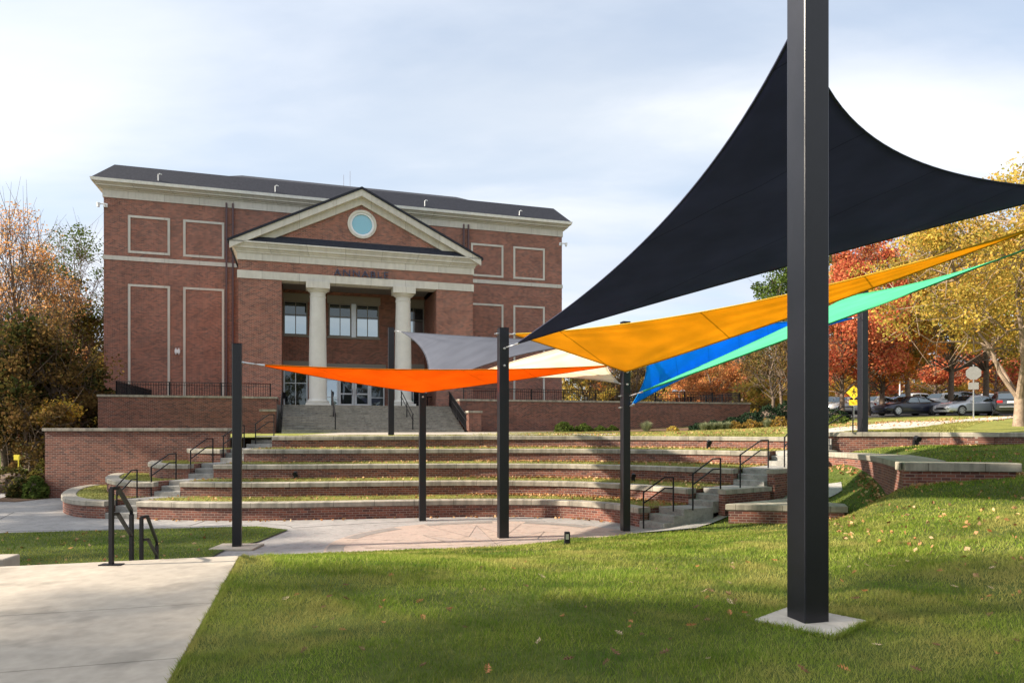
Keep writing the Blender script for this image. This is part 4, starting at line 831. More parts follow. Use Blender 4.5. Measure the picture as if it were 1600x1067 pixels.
# fences on the terrace
def fence(label, pts, z, h, step=.13):
    r = thing('picket_fence', label, 'fence', (0, 0, 0), TH, 'black picket fences on the terrace walls')
    m = MB(); q = MB(); L_ = 0
    for i in range(len(pts)-1):
        a, b = Vector(pts[i]), Vector(pts[i+1]); d = b-a; n = max(1, int(d.length/step))
        for k in range(n+1):
            p = a+d*k/n
            m.box(p.x-.011, p.x+.011, p.y-.011, p.y+.011, z+.08, z+h-.03)
        npst = max(1, round(d.length/2.3))
        for k in range(npst+1):
            p = a+d*k/npst; t = MB(); t.box(p.x-.035, p.x+.035, p.y-.035, p.y+.035, z, z+h+.03); P('post', t, 'rail', r)
        q.tube([(a.x, a.y, z+h), (b.x, b.y, z+h)], .028, 4); q.tube([(a.x, a.y, z+h-.16), (b.x, b.y, z+h-.16)], .02, 4); q.tube([(a.x, a.y, z+.09), (b.x, b.y, z+.09)], .02, 4)
    P('pickets', m, 'rail', r); P('rails', q, 'rail', r)
fence('black picket fence on the terrace wall left of the portico', [(A_(182, WB+.5), BM-.1), (A_(182, WB+.5), WB+.5), (sL-.7, WB+.5)], zp, 1.17)
fence('black picket fence along the long terrace wall right of the stairs', [(sR+.7, WB+.5), (tR_-.5, WB+.5), (tR_-.3, BM+4)], zp, 1.12)
# chairs and tables on the terrace
def chair(label, a, b, rz):
    w_ = loc2w(a, b); r = thing('patio_chair', label, 'chair', (w_.x, w_.y, zp), TH+rz, 'dark metal chairs on the entrance terrace')
    m = MB(); m.box(-.22, .22, -.22, .22, .43, .46); P('seat', m, 'rail', r); m = MB(); m.box(-.22, .22, .2, .23, .5, .9); P('backrest', m, 'rail', r)
    for x, y in ((-.2, -.2), (.2, -.2), (-.2, .2), (.2, .2)): m = MB(); m.tube([(x, y, 0), (x, y, .5 if y > 0 else .43)], .015, 6); P('leg', m, 'rail', r)
chair('dark metal chair on the terrace right of the right column', A_(655, 46.5), 46.5, .4); chair('dark metal chair beside the railing right of the stairs', A_(700, 46), 45.5, 2.2); chair('dark metal chair by the window left of the left column', A_(448, 46.5), 46.5, 1.0)
w_ = loc2w(A_(668, 46.8), 46.8); r = thing('patio_table', 'small dark round table between the chairs on the terrace', 'table', (w_.x, w_.y, zp)); m = MB(); m.lathe([(.4, .72), (.4, .75)], 0, 0, 20); P('table_top', m, 'rail', r); m = MB(); m.lathe([(.22, 0), (.2, .03), (.03, .05), (.03, .72)], 0, 0, 12); P('leg', m, 'rail', r)

# ------------------------------------------------------------------ small fixtures
def fixture(label, x, y, z, s=1.0, rz=0):
    r = thing('ground_light', label, 'light', (x, y, z), rz, 'small black landscape lights')
    m = MB(); m.box(-.05*s, .05*s, -.04*s, .04*s, 0, .16*s); P('body', m, 'rail', r, bevel=.006)
    m = MB(); m.tube([(0, -.01, .2*s), (0, -.13*s, .17*s)], [.055*s, .06*s], 10); P('lamp_head', m, 'rail', r)
p = at(885, 848, 15.2)
r = thing('outlet_box', 'small grey outlet box standing in the grass at the edge of the stage floor', 'outlet', (1.25, 15.6, lh(1.25, 15.6)-.02)); m = MB(); m.box(-.065, .065, -.05, .05, 0, .31); P('body', m, 'rail', r, bevel=.02); m = MB(); m.box(-.035, .035, -.056, -.05, .14, .26); P('cover', m, 'steel', r)
fixture('black landscape light on the terrace behind the left part of the second seat wall', (463-800)/FPX*24.0, 23.95, Z[2]-.02, 1.2)
fixture('black landscape light at the foot of a seat wall near the lowest right handrail', 4.05, 23.0, Z[2]-.02, 1.2)
fixture('black landscape light at the foot of the highest seat wall, right side', 7.6, 26.6, Z[4], 1.4)
fixture('black landscape light against the upper retaining wall at the right', (1432-800)/FPX*23.7, 23.75, lh(13.93, 23.7), 1.6)

# ------------------------------------------------------------------ vegetation
LEAF = {
 'gold': leaf_mat('gold_leaves', [(.42, .24, .04), (.65, .42, .08), (.52, .38, .07), (.34, .31, .06), (.70, .44, .08), (.60, .28, .05)], .5),
 'yellowgreen': leaf_mat('yellow_green_leaves', [(.20, .20, .04), (.46, .32, .06), (.58, .42, .09), (.36, .30, .07), (.62, .34, .08), (.22, .24, .05)], .5),
 'red': leaf_mat('red_leaves', [(.46, .085, .05), (.60, .19, .09), (.36, .06, .04), (.58, .27, .10), (.48, .12, .07)], .45),
 'rust': leaf_mat('rust_leaves', [(.52, .20, .08), (.62, .28, .10), (.40, .13, .05), (.56, .33, .11)], .45),
 'orange': leaf_mat('orange_leaves', [(.70, .26, .05), (.60, .17, .04), (.70, .40, .08), (.45, .16, .04)], .5),
 'tan': leaf_mat('tan_leaves', [(.62, .30, .10), (.52, .30, .13), (.68, .42, .17), (.46, .24, .09), (.66, .24, .07)], .5),
 'olive': leaf_mat('olive_leaves', [(.07, .085, .02), (.13, .13, .03), (.20, .17, .04), (.10, .07, .025), (.05, .065, .018)]),
 'dark': leaf_mat('dark_leaves', [(.030, .042, .014), (.055, .065, .02), (.10, .075, .02), (.022, .032, .012), (.075, .04, .015)], .25),
 'brown': leaf_mat('brown_leaves', [(.16, .09, .035), (.10, .065, .025), (.20, .12, .04), (.12, .10, .03)]),
 'green': leaf_mat('green_leaves', [(.06, .10, .02), (.10, .15, .03), (.045, .075, .018), (.13, .17, .04)]),
 'box': leaf_mat('box_leaves', [(.05, .085, .018), (.09, .13, .03), (.12, .15, .035), (.04, .06, .015)]),
 'juniper': leaf_mat('juniper_leaves', [(.018, .035, .020), (.03, .05, .025), (.012, .022, .014)], .15),
 'heath': leaf_mat('rusty_shrub_leaves', [(.26, .13, .03), (.20, .15, .04), (.30, .18, .04), (.12, .10, .03)]),
 'silver': leaf_mat('silver_grass', [(.22, .25, .14), (.30, .31, .18), (.16, .19, .10)]),
}
def leaves(C, rad, n, size, r, flat=.75):       # quads scattered round cluster centres
    ci = r.integers(0, len(C), n); d = r.normal(size=(n, 3)); d /= np.linalg.norm(d, axis=1)[:, None]+1e-9
    p = C[ci]+d*(r.random(n)**.55)[:, None]*np.asarray(rad)[ci][:, None]*np.array([1, 1, flat])
    a = r.normal(size=(n, 3)); a /= np.linalg.norm(a, axis=1)[:, None]; b = np.cross(a, r.normal(size=(n, 3))); b /= np.linalg.norm(b, axis=1)[:, None]+1e-9
    s = size*(.6+.8*r.random(n))[:, None]; a *= s*.5; b *= s*.34
    V = np.stack([p-a, p+b*1.0-a*.1, p+a, p-b*1.0-a*.1], 1).reshape(-1, 3); return V
def tree(name, label, x, y, z, h, rx, cz0, tr, leaf, nleaf, size, seed, bark='bark', ncl=46, crad=1.0, top=1.0, fork=False, bare=0.0, group=None, rz=None, skew=(0, 0)):
    r = np.random.default_rng(seed); root = thing(name, label, 'tree', (x, y, z-.1), 0, group)
    t = MB(); hb = h*.88; kx = r.normal(0, .25, 5); ky = r.normal(0, .25, 5)
    tp = [Vector((kx[i]*i*.25+skew[0]*(i/4)**1.5, ky[i]*i*.25+skew[1]*(i/4)**1.5, hb*i/4)) for i in range(5)]; rads = [tr*1.25, tr*.85, tr*.6, tr*.35, tr*.08]
    if fork: tp = tp[:2]+[tp[2]]; rads = rads[:3]
    t.tube([Vector((0, 0, -.2))]+[tp[0]+Vector((0, 0, .35))]+tp[1:], [tr*1.3, tr*1.02]+rads[1:], 10)
    forks = []
    if fork:
        base_ = tp[1].lerp(tp[2], .0)
        t.v.clear(); t.f.clear(); t.uv.clear(); fz = h*.13
        t.tube([Vector((0, 0, -.2)), Vector((0, 0, .3)), Vector((.03, 0, fz*.6)), Vector((.02, 0, fz+.1))], [tr*1.35, tr*1.05, tr*.95, tr*.9], 12)
        for a_, l_, rr_ in ((-2.2, h*.72, .62), (-.3, h*.75, .66), (1.9, h*.66, .5), (2.9, h*.55, .42)):
            P4 = [Vector((0, 0, fz-.15))]; 
            for q_ in range(1, 6): P4.append(Vector((math.cos(a_)*l_*.42*(q_/5)**.75+r.normal(0, .12), math.sin(a_)*l_*.42*(q_/5)**.75+r.normal(0, .12), fz+l_*(q_/5)*.86)))
            t.tube(P4, [tr*rr_*(1.1-.19*q_) for q_ in range(6)], 8); forks.append(P4)
    def trunk_at(f):
        s = min(f*4, len(tp)-1.001); i = int(s); return tp[i].lerp(tp[i+1], s-i)
    C = []; cr = []; cz = (cz0+h)/2; ch = (h-cz0)/2
    for k in range(ncl):
        # a point inside an egg shaped crown, more of them near the outside
        while True:
            q = r.uniform(-1, 1, 3)
            if .25 < np.linalg.norm(q) < 1: break
        wz = 1-.35*max(0, q[2])*top; p = Vector((q[0]*rx*wz+skew[0], q[1]*rx*wz+skew[1], cz+q[2]*ch)); p *= 1.0
        C.append(tuple(p)); cr.append(crad*(.6+.8*r.random()))
        hf = max(.12 if fork else .25, min(.93, (p.z-ch*.55-abs(q[0])*rx*.3)/h)); s = trunk_at(min(hf, .95))
        if fork: s = min((q_ for F_ in forks for q_ in F_[2:]), key=lambda q_: (q_-p).length+max(0, q_.z-p.z+.8)*2)
        m_ = s.lerp(p, .5)+Vector((r.normal(0, .35), r.normal(0, .35), -.25*(p-s).length*.3+r.normal(0, .2)))
        rr = tr*((.20 if fork else .26)*(1-hf)+.08); q1 = s.lerp(m_, .5)+Vector((0, 0, .05))
        t.tube([s, q1, m_, m_.lerp(p, .6)+Vector((r.normal(0, .15), r.normal(0, .15), .1)), p], [rr, rr*.8, rr*.55, rr*.3, rr*.08], 5, caps=False)
        for j in range(4 if bare == 0 else 9):
            e = p+Vector(r.normal(0, 1, 3))*crad*(1.0 if bare == 0 else 1.15)+Vector((0, 0, crad*.25*bare)); st = m_.lerp(p, r.uniform(.2, .95)); md = st.lerp(e, .5)+Vector(r.normal(0, .12, 3))
            t.tube([st, md, e], [rr*.28+.008, rr*.18+.006, .005], 4, caps=False)
    t.build('trunk', M[bark], root, smooth=True)
    if nleaf:
        V = leaves(np.array(C), np.array(cr), nleaf, size, r); F = np.arange(len(V)).reshape(-1, 4); fast('crown', V, F, LEAF[leaf], root)
    return root
def bush(name, label, x, y, z, rx, ry, h, leaf, n, size, seed, group=None, cat='shrub'):
    r = np.random.default_rng(seed); root = thing(name, label, cat, (x, y, z), 0, group)
    d = r.normal(size=(n, 3)); d /= np.linalg.norm(d, axis=1)[:, None]; d[:, 2] = np.abs(d[:, 2]); lump = 1+.10*np.sin(d[:, 0]*7+seed)*np.cos(d[:, 1]*6)+.07*np.sin(d[:, 2]*9+d[:, 0]*5)
    p = d*(.72+.28*r.random(n)**.5)[:, None]*lump[:, None]*np.array([rx, ry, h]); V = leaves(p, np.full(n, size*.4), n, size, r); fast('foliage', V, np.arange(len(V)).reshape(-1, 4), LEAF[leaf], root)
    m = MB(); m.v = []; K = 12
    m.lathe([(rx*.5, -.05), (rx*.68, h*.25), (rx*.6, h*.55), (rx*.3, h*.78), (.02, h*.84)], 0, 0, K); o = m.build('inner_twigs', M['bark'], root, smooth=True); o.scale = (1, ry/rx, 1)
    return root
def tuft(name, label, x, y, z, rad, h, n, leaf, seed, group=None):
    r = np.random.default_rng(seed); a = r.uniform(0, 2*np.pi, n); lean = r.random(n)**.7; hh = h*(.6+.4*r.random(n)); w_ = .010+.008*r.random(n); V = []
    root = thing(name, label, 'grass plant', (x, y, z), 0, group); bx, by = np.cos(a), np.sin(a)
    b0 = np.stack([bx*rad*.2*r.random(n), by*rad*.2*r.random(n), np.zeros(n)], 1); m_ = b0+np.stack([bx*lean*rad*.5, by*lean*rad*.5, hh*.65], 1); e = b0+np.stack([bx*lean*rad, by*lean*rad, hh*(1-.35*lean)], 1); s = np.stack([-by*w_, bx*w_, np.zeros(n)], 1)
    V = np.stack([b0-s, b0+s, m_+s, m_-s, m_-s, m_+s, e+s*.1, e-s*.1], 1).reshape(-1, 3); fast('blades', V, np.arange(len(V)).reshape(-1, 4), LEAF[leaf], root); return root
def TX(px, D): return (px-800)/FPX*D
# right side
tree('autumn_tree', 'pale trunked yellow green tree forking low, nearest tree at the right edge', TX(1592, 28), 28, uh(TX(1592, 28), 28), 10.2, 5.9, 3.3, .20, 'yellowgreen', 42000, .115, 11, 'bark_pale', 100, .95, fork=True)
gR = 'autumn trees round the car park'
def rt(label, px, D, h, rx, cz0, trr, leaf, n, size, seed, bark='bark', **k):
    x = TX(px, D); return tree('autumn_tree', label, x, D, uh(x, D), h, rx, cz0, trr, leaf, n, size, seed, bark, group=gR, **k)
rt('tall golden tree with thick trunk between the black car and the grey car', 1485, 55, 15.5, 7.4, 4.8, 0.211, 'gold', 25500, 0.187, 12, ncl=64, crad=1.2)
rt('golden tree with leaning pale trunk right behind the black car', 1421, 56, 15.2, 7.0, 4.4, 0.203, 'yellowgreen', 19500, 0.203, 13, 'bark_pale', ncl=56, crad=1.25)
rt('tall scarlet maple behind the post on the retaining wall', 1356, 52, 14.6, 3.4, 3.6, 0.195, 'red', 16500, 0.203, 14, ncl=50, crad=1.15)
rt('broad red tree with low crown left of the post on the retaining wall', 1316, 50, 8.4, 4.2, 3.0, 0.187, 'red', 15000, 0.187, 15, ncl=44, crad=1.0)
rt('orange red tree over the rear of the parked cars, left of the black car', 1378, 55, 8.0, 4.0, 2.9, 0.218, 'orange', 12000, 0.195, 16, ncl=40)
rt('golden tree with tall crown above the two parked sedans', 1540, 58, 16.5, 7.5, 5, 0.234, 'gold', 21000, 0.250, 17, ncl=60, crad=1.4)
rt('dark red tree low behind the grey car', 1462, 72, 9, 5.5, 2.5, 0.156, 'red', 9750, 0.257, 18, ncl=40)
rt('dark red tree low behind the dark hatchback', 1555, 74, 9.5, 5.5, 2.6, 0.156, 'red', 9750, 0.257, 19, ncl=40)
rt('yellow tree far right beyond the car park', 1640, 60, 15, 7, 3.5, 0.234, 'yellowgreen', 13500, 0.250, 20, ncl=50, crad=1.4)
rt('thin sparse tree with dark trunk just left of the tall foreground post', 1206, 47, 7.6, 3.0, 2.6, 0.125, 'brown', 3900, 0.156, 21, ncl=26, bare=.5, crad=.8)
rt('sparse brownish tree right behind the dark hedge', 1222, 56, 8.6, 3.2, 3.0, 0.133, 'olive', 5700, 0.172, 22, ncl=30, bare=.4)
rt('round russet tree beyond the terrace fence', 1112, 74, 7.2, 4.1, .9, 0.156, 'rust', 13500, 0.187, 23, ncl=50)
rt('small russet tree left of the round russet tree beyond the fence', 1075, 84, 6.0, 3.0, 1, 0.140, 'rust', 6000, 0.218, 24, ncl=30)
rt('bare twiggy tree just right of the brick building beyond the fence', 914, 66, 5.6, 3.0, 2.0, 0.109, 'brown', 450, 0.156, 25, ncl=34, bare=1, crad=.7)
rt('leafless grey tree behind the yellow sail tip beyond the fence', 993, 72, 7.8, 3.2, 2.0, 0.125, 'brown', 750, 0.156, 26, ncl=34, bare=1, crad=.9)
rt('tall olive green tree behind the blue sail', 1160, 90, 12.5, 5.5, 2, 0.234, 'olive', 10500, 0.281, 27, ncl=44, crad=1.3)
rt('tall green tree rising over the yellow sail beside the tall post', 1210, 92, 20, 5.0, 6, 0.273, 'green', 9750, 0.296, 28, ncl=44, crad=1.4)
rt('tall yellow green tree beside the scarlet maple', 1308, 88, 20, 4.6, 6, 0.273, 'olive', 8250, 0.281, 29, ncl=40, crad=1.4)
rt('pale yellow tree low beyond the fence right of the building', 905, 96, 8, 5.5, .8, 0.156, 'yellowgreen', 6750, 0.281, 30, ncl=40)
rt('brown tree beyond the fence left of the blue sail', 962, 100, 10, 5, 1, 0.172, 'brown', 6750, 0.281, 31, ncl=40)
rt('orange tree far beyond the fence behind the bare tree', 940, 112, 9.5, 4, 1.5, 0.156, 'orange', 4500, 0.281, 32, ncl=30)
rt('bushy green tree beyond the fence under the blue sail', 1040, 104, 9.5, 6, 1, 0.195, 'olive', 6750, 0.296, 33, ncl=40)
rt('yellow shrubby tree left of the thin sparse tree', 1190, 62, 3.4, 2.8, .2, 0.094, 'yellowgreen', 4500, 0.187, 34, ncl=26, crad=.7)
rt('golden tree far behind the car park under the green sail', 1265, 80, 9.0, 5, 1.5, 0.195, 'gold', 7500, 0.257, 35, ncl=40)
rt('yellow tree far behind the white cars', 1400, 88, 9.5, 6.5, .6, 0.195, 'yellowgreen', 9000, 0.281, 36, ncl=44)
rt('yellow tree far behind the grey car', 1510, 92, 10, 7, .6, 0.195, 'gold', 9000, 0.296, 37, ncl=44)
rt('red tree far behind the post on the retaining wall', 1345, 84, 10, 5.5, .8, 0.195, 'red', 7500, 0.281, 38, ncl=40)
rt('russet tree at the far right end of the car park', 1590, 92, 13, 7, 1, 0.234, 'rust', 9000, 0.296, 39, ncl=44)
def far_wood(label, leaf, x0, x1, y0, y1, zf, hh, n, size, seed):
    r = np.random.default_rng(seed); k = 90; cx_ = r.uniform(x0, x1, k); cy_ = r.uniform(y0, y1, k); C = []; cr = []
    for a, b in zip(cx_, cy_):
        ht = hh*(.55+.6*r.random())
        for j in range(9): C.append((a+r.normal(0, 1.2), b+r.normal(0, 1), zf(a, b)+ht*(j+.6)/9)); cr.append(2.1*(1-.5*j/9))
    V = leaves(np.array(C), np.array(cr), n, size, r); o = fast('far_wood', V, np.arange(len(V)).reshape(-1, 4), LEAF[leaf]); tag(o, label, 'wood', kind='stuff')
far_wood('russet and red far wood behind the car park', 'rust', 24, 105, 96, 112, uh, 8.5, 26000, .5, 301)
far_wood('yellow far wood behind the car park', 'yellowgreen', 20, 110, 92, 118, uh, 7.0, 24000, .5, 302)
far_wood('dull green far wood beyond the terrace fence', 'olive', 6, 60, 112, 128, uh, 9.0, 24000, .5, 303)
far_wood('dark brown far wood at the left horizon', 'brown', -110, -34, 70, 95, lambda a, b: 0, 9.0, 24000, .5, 304)
# left side
gL = 'trees left of the building'
def lt(label, px, D, h, rx, cz0, trr, leaf, n, size, seed, bark='bark', **k):
    return tree('woodland_tree', label, TX(px, D), D, 0, h, rx, cz0, trr, leaf, n, size, seed, bark, group=gL, **k)
lt('tall half bare tree with orange leaves at its top, left edge', 18, 43, 17.2, 3.8, 6, .2, 'tan', 6000, .13, 51, ncl=60, bare=.7, crad=1.1)
lt('slim half bare tree with rusty leaves second from the left edge', 58, 46, 14.6, 3.2, 6, .17, 'tan', 4200, .13, 52, ncl=50, bare=.7, crad=1.0)
lt('olive green tree with airy crown nearest the building wall', 120, 52, 18.2, 4.2, 9, .22, 'green', 6000, .17, 53, ncl=50, crad=1.0, bare=.2)
lt('dark full tree beside the left corner of the building', 126, 52, 15.0, 3.4, 3.0, .22, 'olive', 11000, .18, 54, ncl=52, crad=1.0)
lt('dark brownish tree right at the left edge behind the lawn', 10, 38, 9.3, 3.8, 2.0, .22, 'dark', 10000, .22, 55, ncl=56, crad=1.15)
lt('dark green tree behind the left end of the big brick wall', 78, 39, 9.2, 3.0, 2.2, .2, 'brown', 10000, .18, 56, ncl=50, crad=1.05)
lt('low dark tree touching the terrace wall', 112, 41, 7.2, 2.4, .6, .18, 'dark', 9000, .2, 57, ncl=44, crad=.9)
lt('rusty small tree low between the dark trees', 48, 36, 5.0, 2.2, .8, .14, 'brown', 4500, .18, 58, ncl=34, crad=.7)
lt('small yellow leaved tree low behind the brick wall', 98, 37.5, 4.6, 1.7, 1.0, .12, 'gold', 2600, .17, 59, ncl=26, crad=.6)
lt('small orange leaved tree low near the left edge', 42, 48, 7.5, 3.0, 1.5, .16, 'orange', 3500, .22, 60, ncl=34, crad=.8)
lt('tall dark tree behind the others at the left', 60, 60, 13.5, 7, 1.2, .3, 'olive', 11000, .32, 61, ncl=60, crad=1.5)
lt('distant brown tree behind the left woodland', 100, 75, 13, 8, .5, .3, 'brown', 9000, .4, 62, ncl=50, crad=1.6)
lt('pale green tree seen between the wood and the building', 152, 66, 11.5, 3.6, 2, .2, 'yellowgreen', 4500, .26, 63, ncl=36)
lt('dark low tree at the very left edge', -30, 40, 8.5, 4.5, .5, .2, 'dark', 9000, .24, 64, ncl=44)
# trees left of frame shade the lawn; others added behind camera to darken reflections
for i, (x, y, h, rx, n, lf) in enumerate([(-25, 0, 20.5, 4.2, 6000, 'gold'), (-31, 12.5, 15.5, 5, 8000, 'olive'), (-19, 2.5, 18.5, 2.6, 600, 'gold'), (-31.5, 21.5, 17, 5, 10000, 'olive'), (7, -24, 15, 6, 7000, 'olive'), (19, -21, 17, 6, 7000, 'dark'), (29, -13, 15, 5.5, 6000, 'olive'), (37, -2, 15, 5, 5000, 'dark')]):
    tree('shade_tree', ['golden tree left of the foreground walk, outside the picture', 'olive tree left of the lower path, outside the picture', 'small golden tree nearest the camera at the left, outside the picture', 'tall olive tree at the back left, outside the picture', 'olive tree behind the camera', 'tall dark tree behind the camera to the right', 'olive tree right behind the camera beside the dark one', 'dark tree far right of the camera'][i], x, y, 0, h, rx, (12.5, 4, 13.5, 4, 2, 2, 2, 2)[i], .25, lf, n, .3, 80+i, ncl=40, crad=1.1)
# shrubs by the terrace wall
D = 43.0
for i, (px, wd, hh) in enumerate([(881, 33, 17), (912, 29, 14), (938, 19, 11), (957, 20, 11)]):
    x = TX(px, D+i*.4); bush('box_shrub', ['largest clipped round green shrub at the foot of the terrace wall', 'second round green shrub from the left below the terrace wall', 'third and smallest round green shrub below the terrace wall', 'round green shrub just left of the post at the right aisle'][i], x, D+i*.4, 2.46, wd/FPX*D/2, wd/FPX*D/2.4, hh/FPX*D, 'box', 1900, .11, 100+i, 'round green shrubs along the terrace wall')
tuft('ornamental_grass', 'silvery spiky grass clump right of the round green shrubs', TX(1010, 43.5), 43.5, 2.5, .65, .85, 420, 'silver', 110)
for i, px in enumerate((1100, 1112, 1124, 1136, 1199)):
    tuft('ornamental_grass', ['leftmost of the silvery grass clumps beside the rusty shrubs', 'second silvery grass clump before the dark hedge', 'third silvery grass clump before the dark hedge', 'silvery grass clump touching the first rusty shrub', 'silvery grass clump between two rusty shrubs'][i], TX(px, 41.5), 41.5, uh(TX(px, 41.5), 41.5)-.03, .55, .7, 330, 'silver', 120+i)
bush('yellow_shrub', 'small yellowish shrub alone right of the silvery grass clump', TX(1051, 43), 43, 2.5, .42, .4, .38, 'yellowgreen', 700, .1, 130)
for i, (px, DD, wd, hh) in enumerate([(1147, 41.6, 24, 14), (1173, 41.6, 24, 15), (1199, 42.0, 24, 14), (1219, 41, 26, 17), (1243, 41, 26, 17), (1310, 41, 26, 14)]):
    x = TX(px, DD); bush('rusty_shrub', ['leftmost rusty orange mound shrub on the upper bank', 'second rusty orange mound shrub with green base on the upper bank', 'third rusty orange mound shrub on the upper bank', 'fourth rusty mound shrub, just left of the tall post', 'rusty mound shrub behind the tall foreground post', 'greenish mound shrub right of the tall foreground post'][i], x, DD, uh(x, DD)-.05, wd/FPX*DD/2*1.1, .6, hh/FPX*DD, 'heath' if i != 5 else 'box', 1500, .11, 140+i, 'mound shrubs on the upper bank')
for i, (px, DD, wd, hh) in enumerate([(1092, 43.6, 26, 12), (1118, 44.2, 34, 14), (1146, 44.8, 36, 17), (1172, 45.4, 40, 22), (1200, 45.6, 44, 30), (1226, 46, 40, 34), (1255, 46, 50, 34), (1300, 46, 50, 20)]):
    x = TX(px, DD); bush('juniper_shrub', ['leftmost low part of the dark juniper hedge against the wall', 'second juniper from the left in the dark hedge', 'third juniper from the left in the dark hedge', 'fourth juniper of the dark hedge, behind the rusty shrubs', 'tall juniper at the end of the terrace wall', 'tallest juniper left of the foreground post', 'juniper hidden behind the foreground post', 'dark juniper right of the foreground post'][i], x, DD, uh(x, DD)-.05, wd/FPX*DD/2*1.15, .9, hh/FPX*DD, 'juniper', 2200, .13, 160+i, 'dark junipers along the wall')
for i, (px, DD, rx, hh, lf) in enumerate([(38, 27.6, .55, .75, 'dark'), (56, 27.2, .45, .85, 'box'), (20, 30, 1.4, 1.0, 'dark'), (-15, 31, 1.8, 1.1, 'dark'), (66, 29, .6, 1.3, 'olive')]):
    bush('dark_shrub', ['small dark shrub on the lawn edge left of the brick wall', 'dark leafy shrub at the corner of the big brick wall', 'low dark shrub mass behind the small left lawn', 'dark shrub at the very left edge', 'taller olive shrub behind the brick wall corner'][i], TX(px, DD), DD, 0, rx, rx*.8, hh, lf, 1500, .13, 180+i, 'dark shrubs left of the brick wall')
m = MB(); m.prism([(-20.0, 26.2), (-18.7, 25.9), (-18.3, 27.35), (-20.6, 28.6)], -.05, .02); struct(m.build('mulch_bed', M['mulch']))
drape('mulch_bed', [loc2w(sR+1.2, WB-1.6)[:2], loc2w(13, WB-1.6)[:2], (19.5, 44.0)], [loc2w(sR+1.2, WB-.05)[:2], loc2w(13, WB-.05)[:2], (20.5, 48.3)], uh, .03, M['mulch'], 40, 4)
M['marker'] = mat('yellow_plastic', (.75, .62, .04), .5, noise=.1, nscale=10)
r_ = thing('yellow_marker', 'small yellow marker post in front of the dark trees at the left', 'marker post', (TX(29, 33), 33, 0)); m = MB(); m.tube([(0, 0, 0), (0, 0, 1.45)], .03, 6); P('post', m, 'marker', r_); m = MB(); m.box(-.22, .05, -.02, .02, 1.25, 1.5); P('flag', m, 'marker', r_)

# ------------------------------------------------------------------ cars
M['tyre'] = mat('tyre_rubber', (.015, .015, .016), .8, noise=.2, nscale=30)
M['rimm'] = mat('alloy_rim', (.45, .46, .48), .3, metal=.8, noise=.1, nscale=30)
M['headl'] = mat('headlight_lens', (.55, .58, .6), .08, spec=.9, coat=.6, noise=.2, nscale=20)
M['taill'] = mat('taillight_red', (.35, .01, .01), .15, spec=.8, coat=.6, noise=.2, nscale=20)
M['plast'] = mat('black_trim', (.012, .012, .013), .5, noise=.2, nscale=30)
def paint(n, c): return mat('paint_'+n, c, .28, metal=.35, coat=.8, noise=.05, nscale=3)
PAINT = {'black': paint('black', (.016, .020, .040)), 'grey': paint('grey', (.42, .45, .50)), 'white': paint('white', (.62, .63, .64)), 'silver': paint('silver', (.38, .40, .43)), 'dark': paint('dark', (.03, .034, .04)), 'red': paint('red', (.25, .02, .02)), 'blue': paint('blue', (.04, .07, .16))}
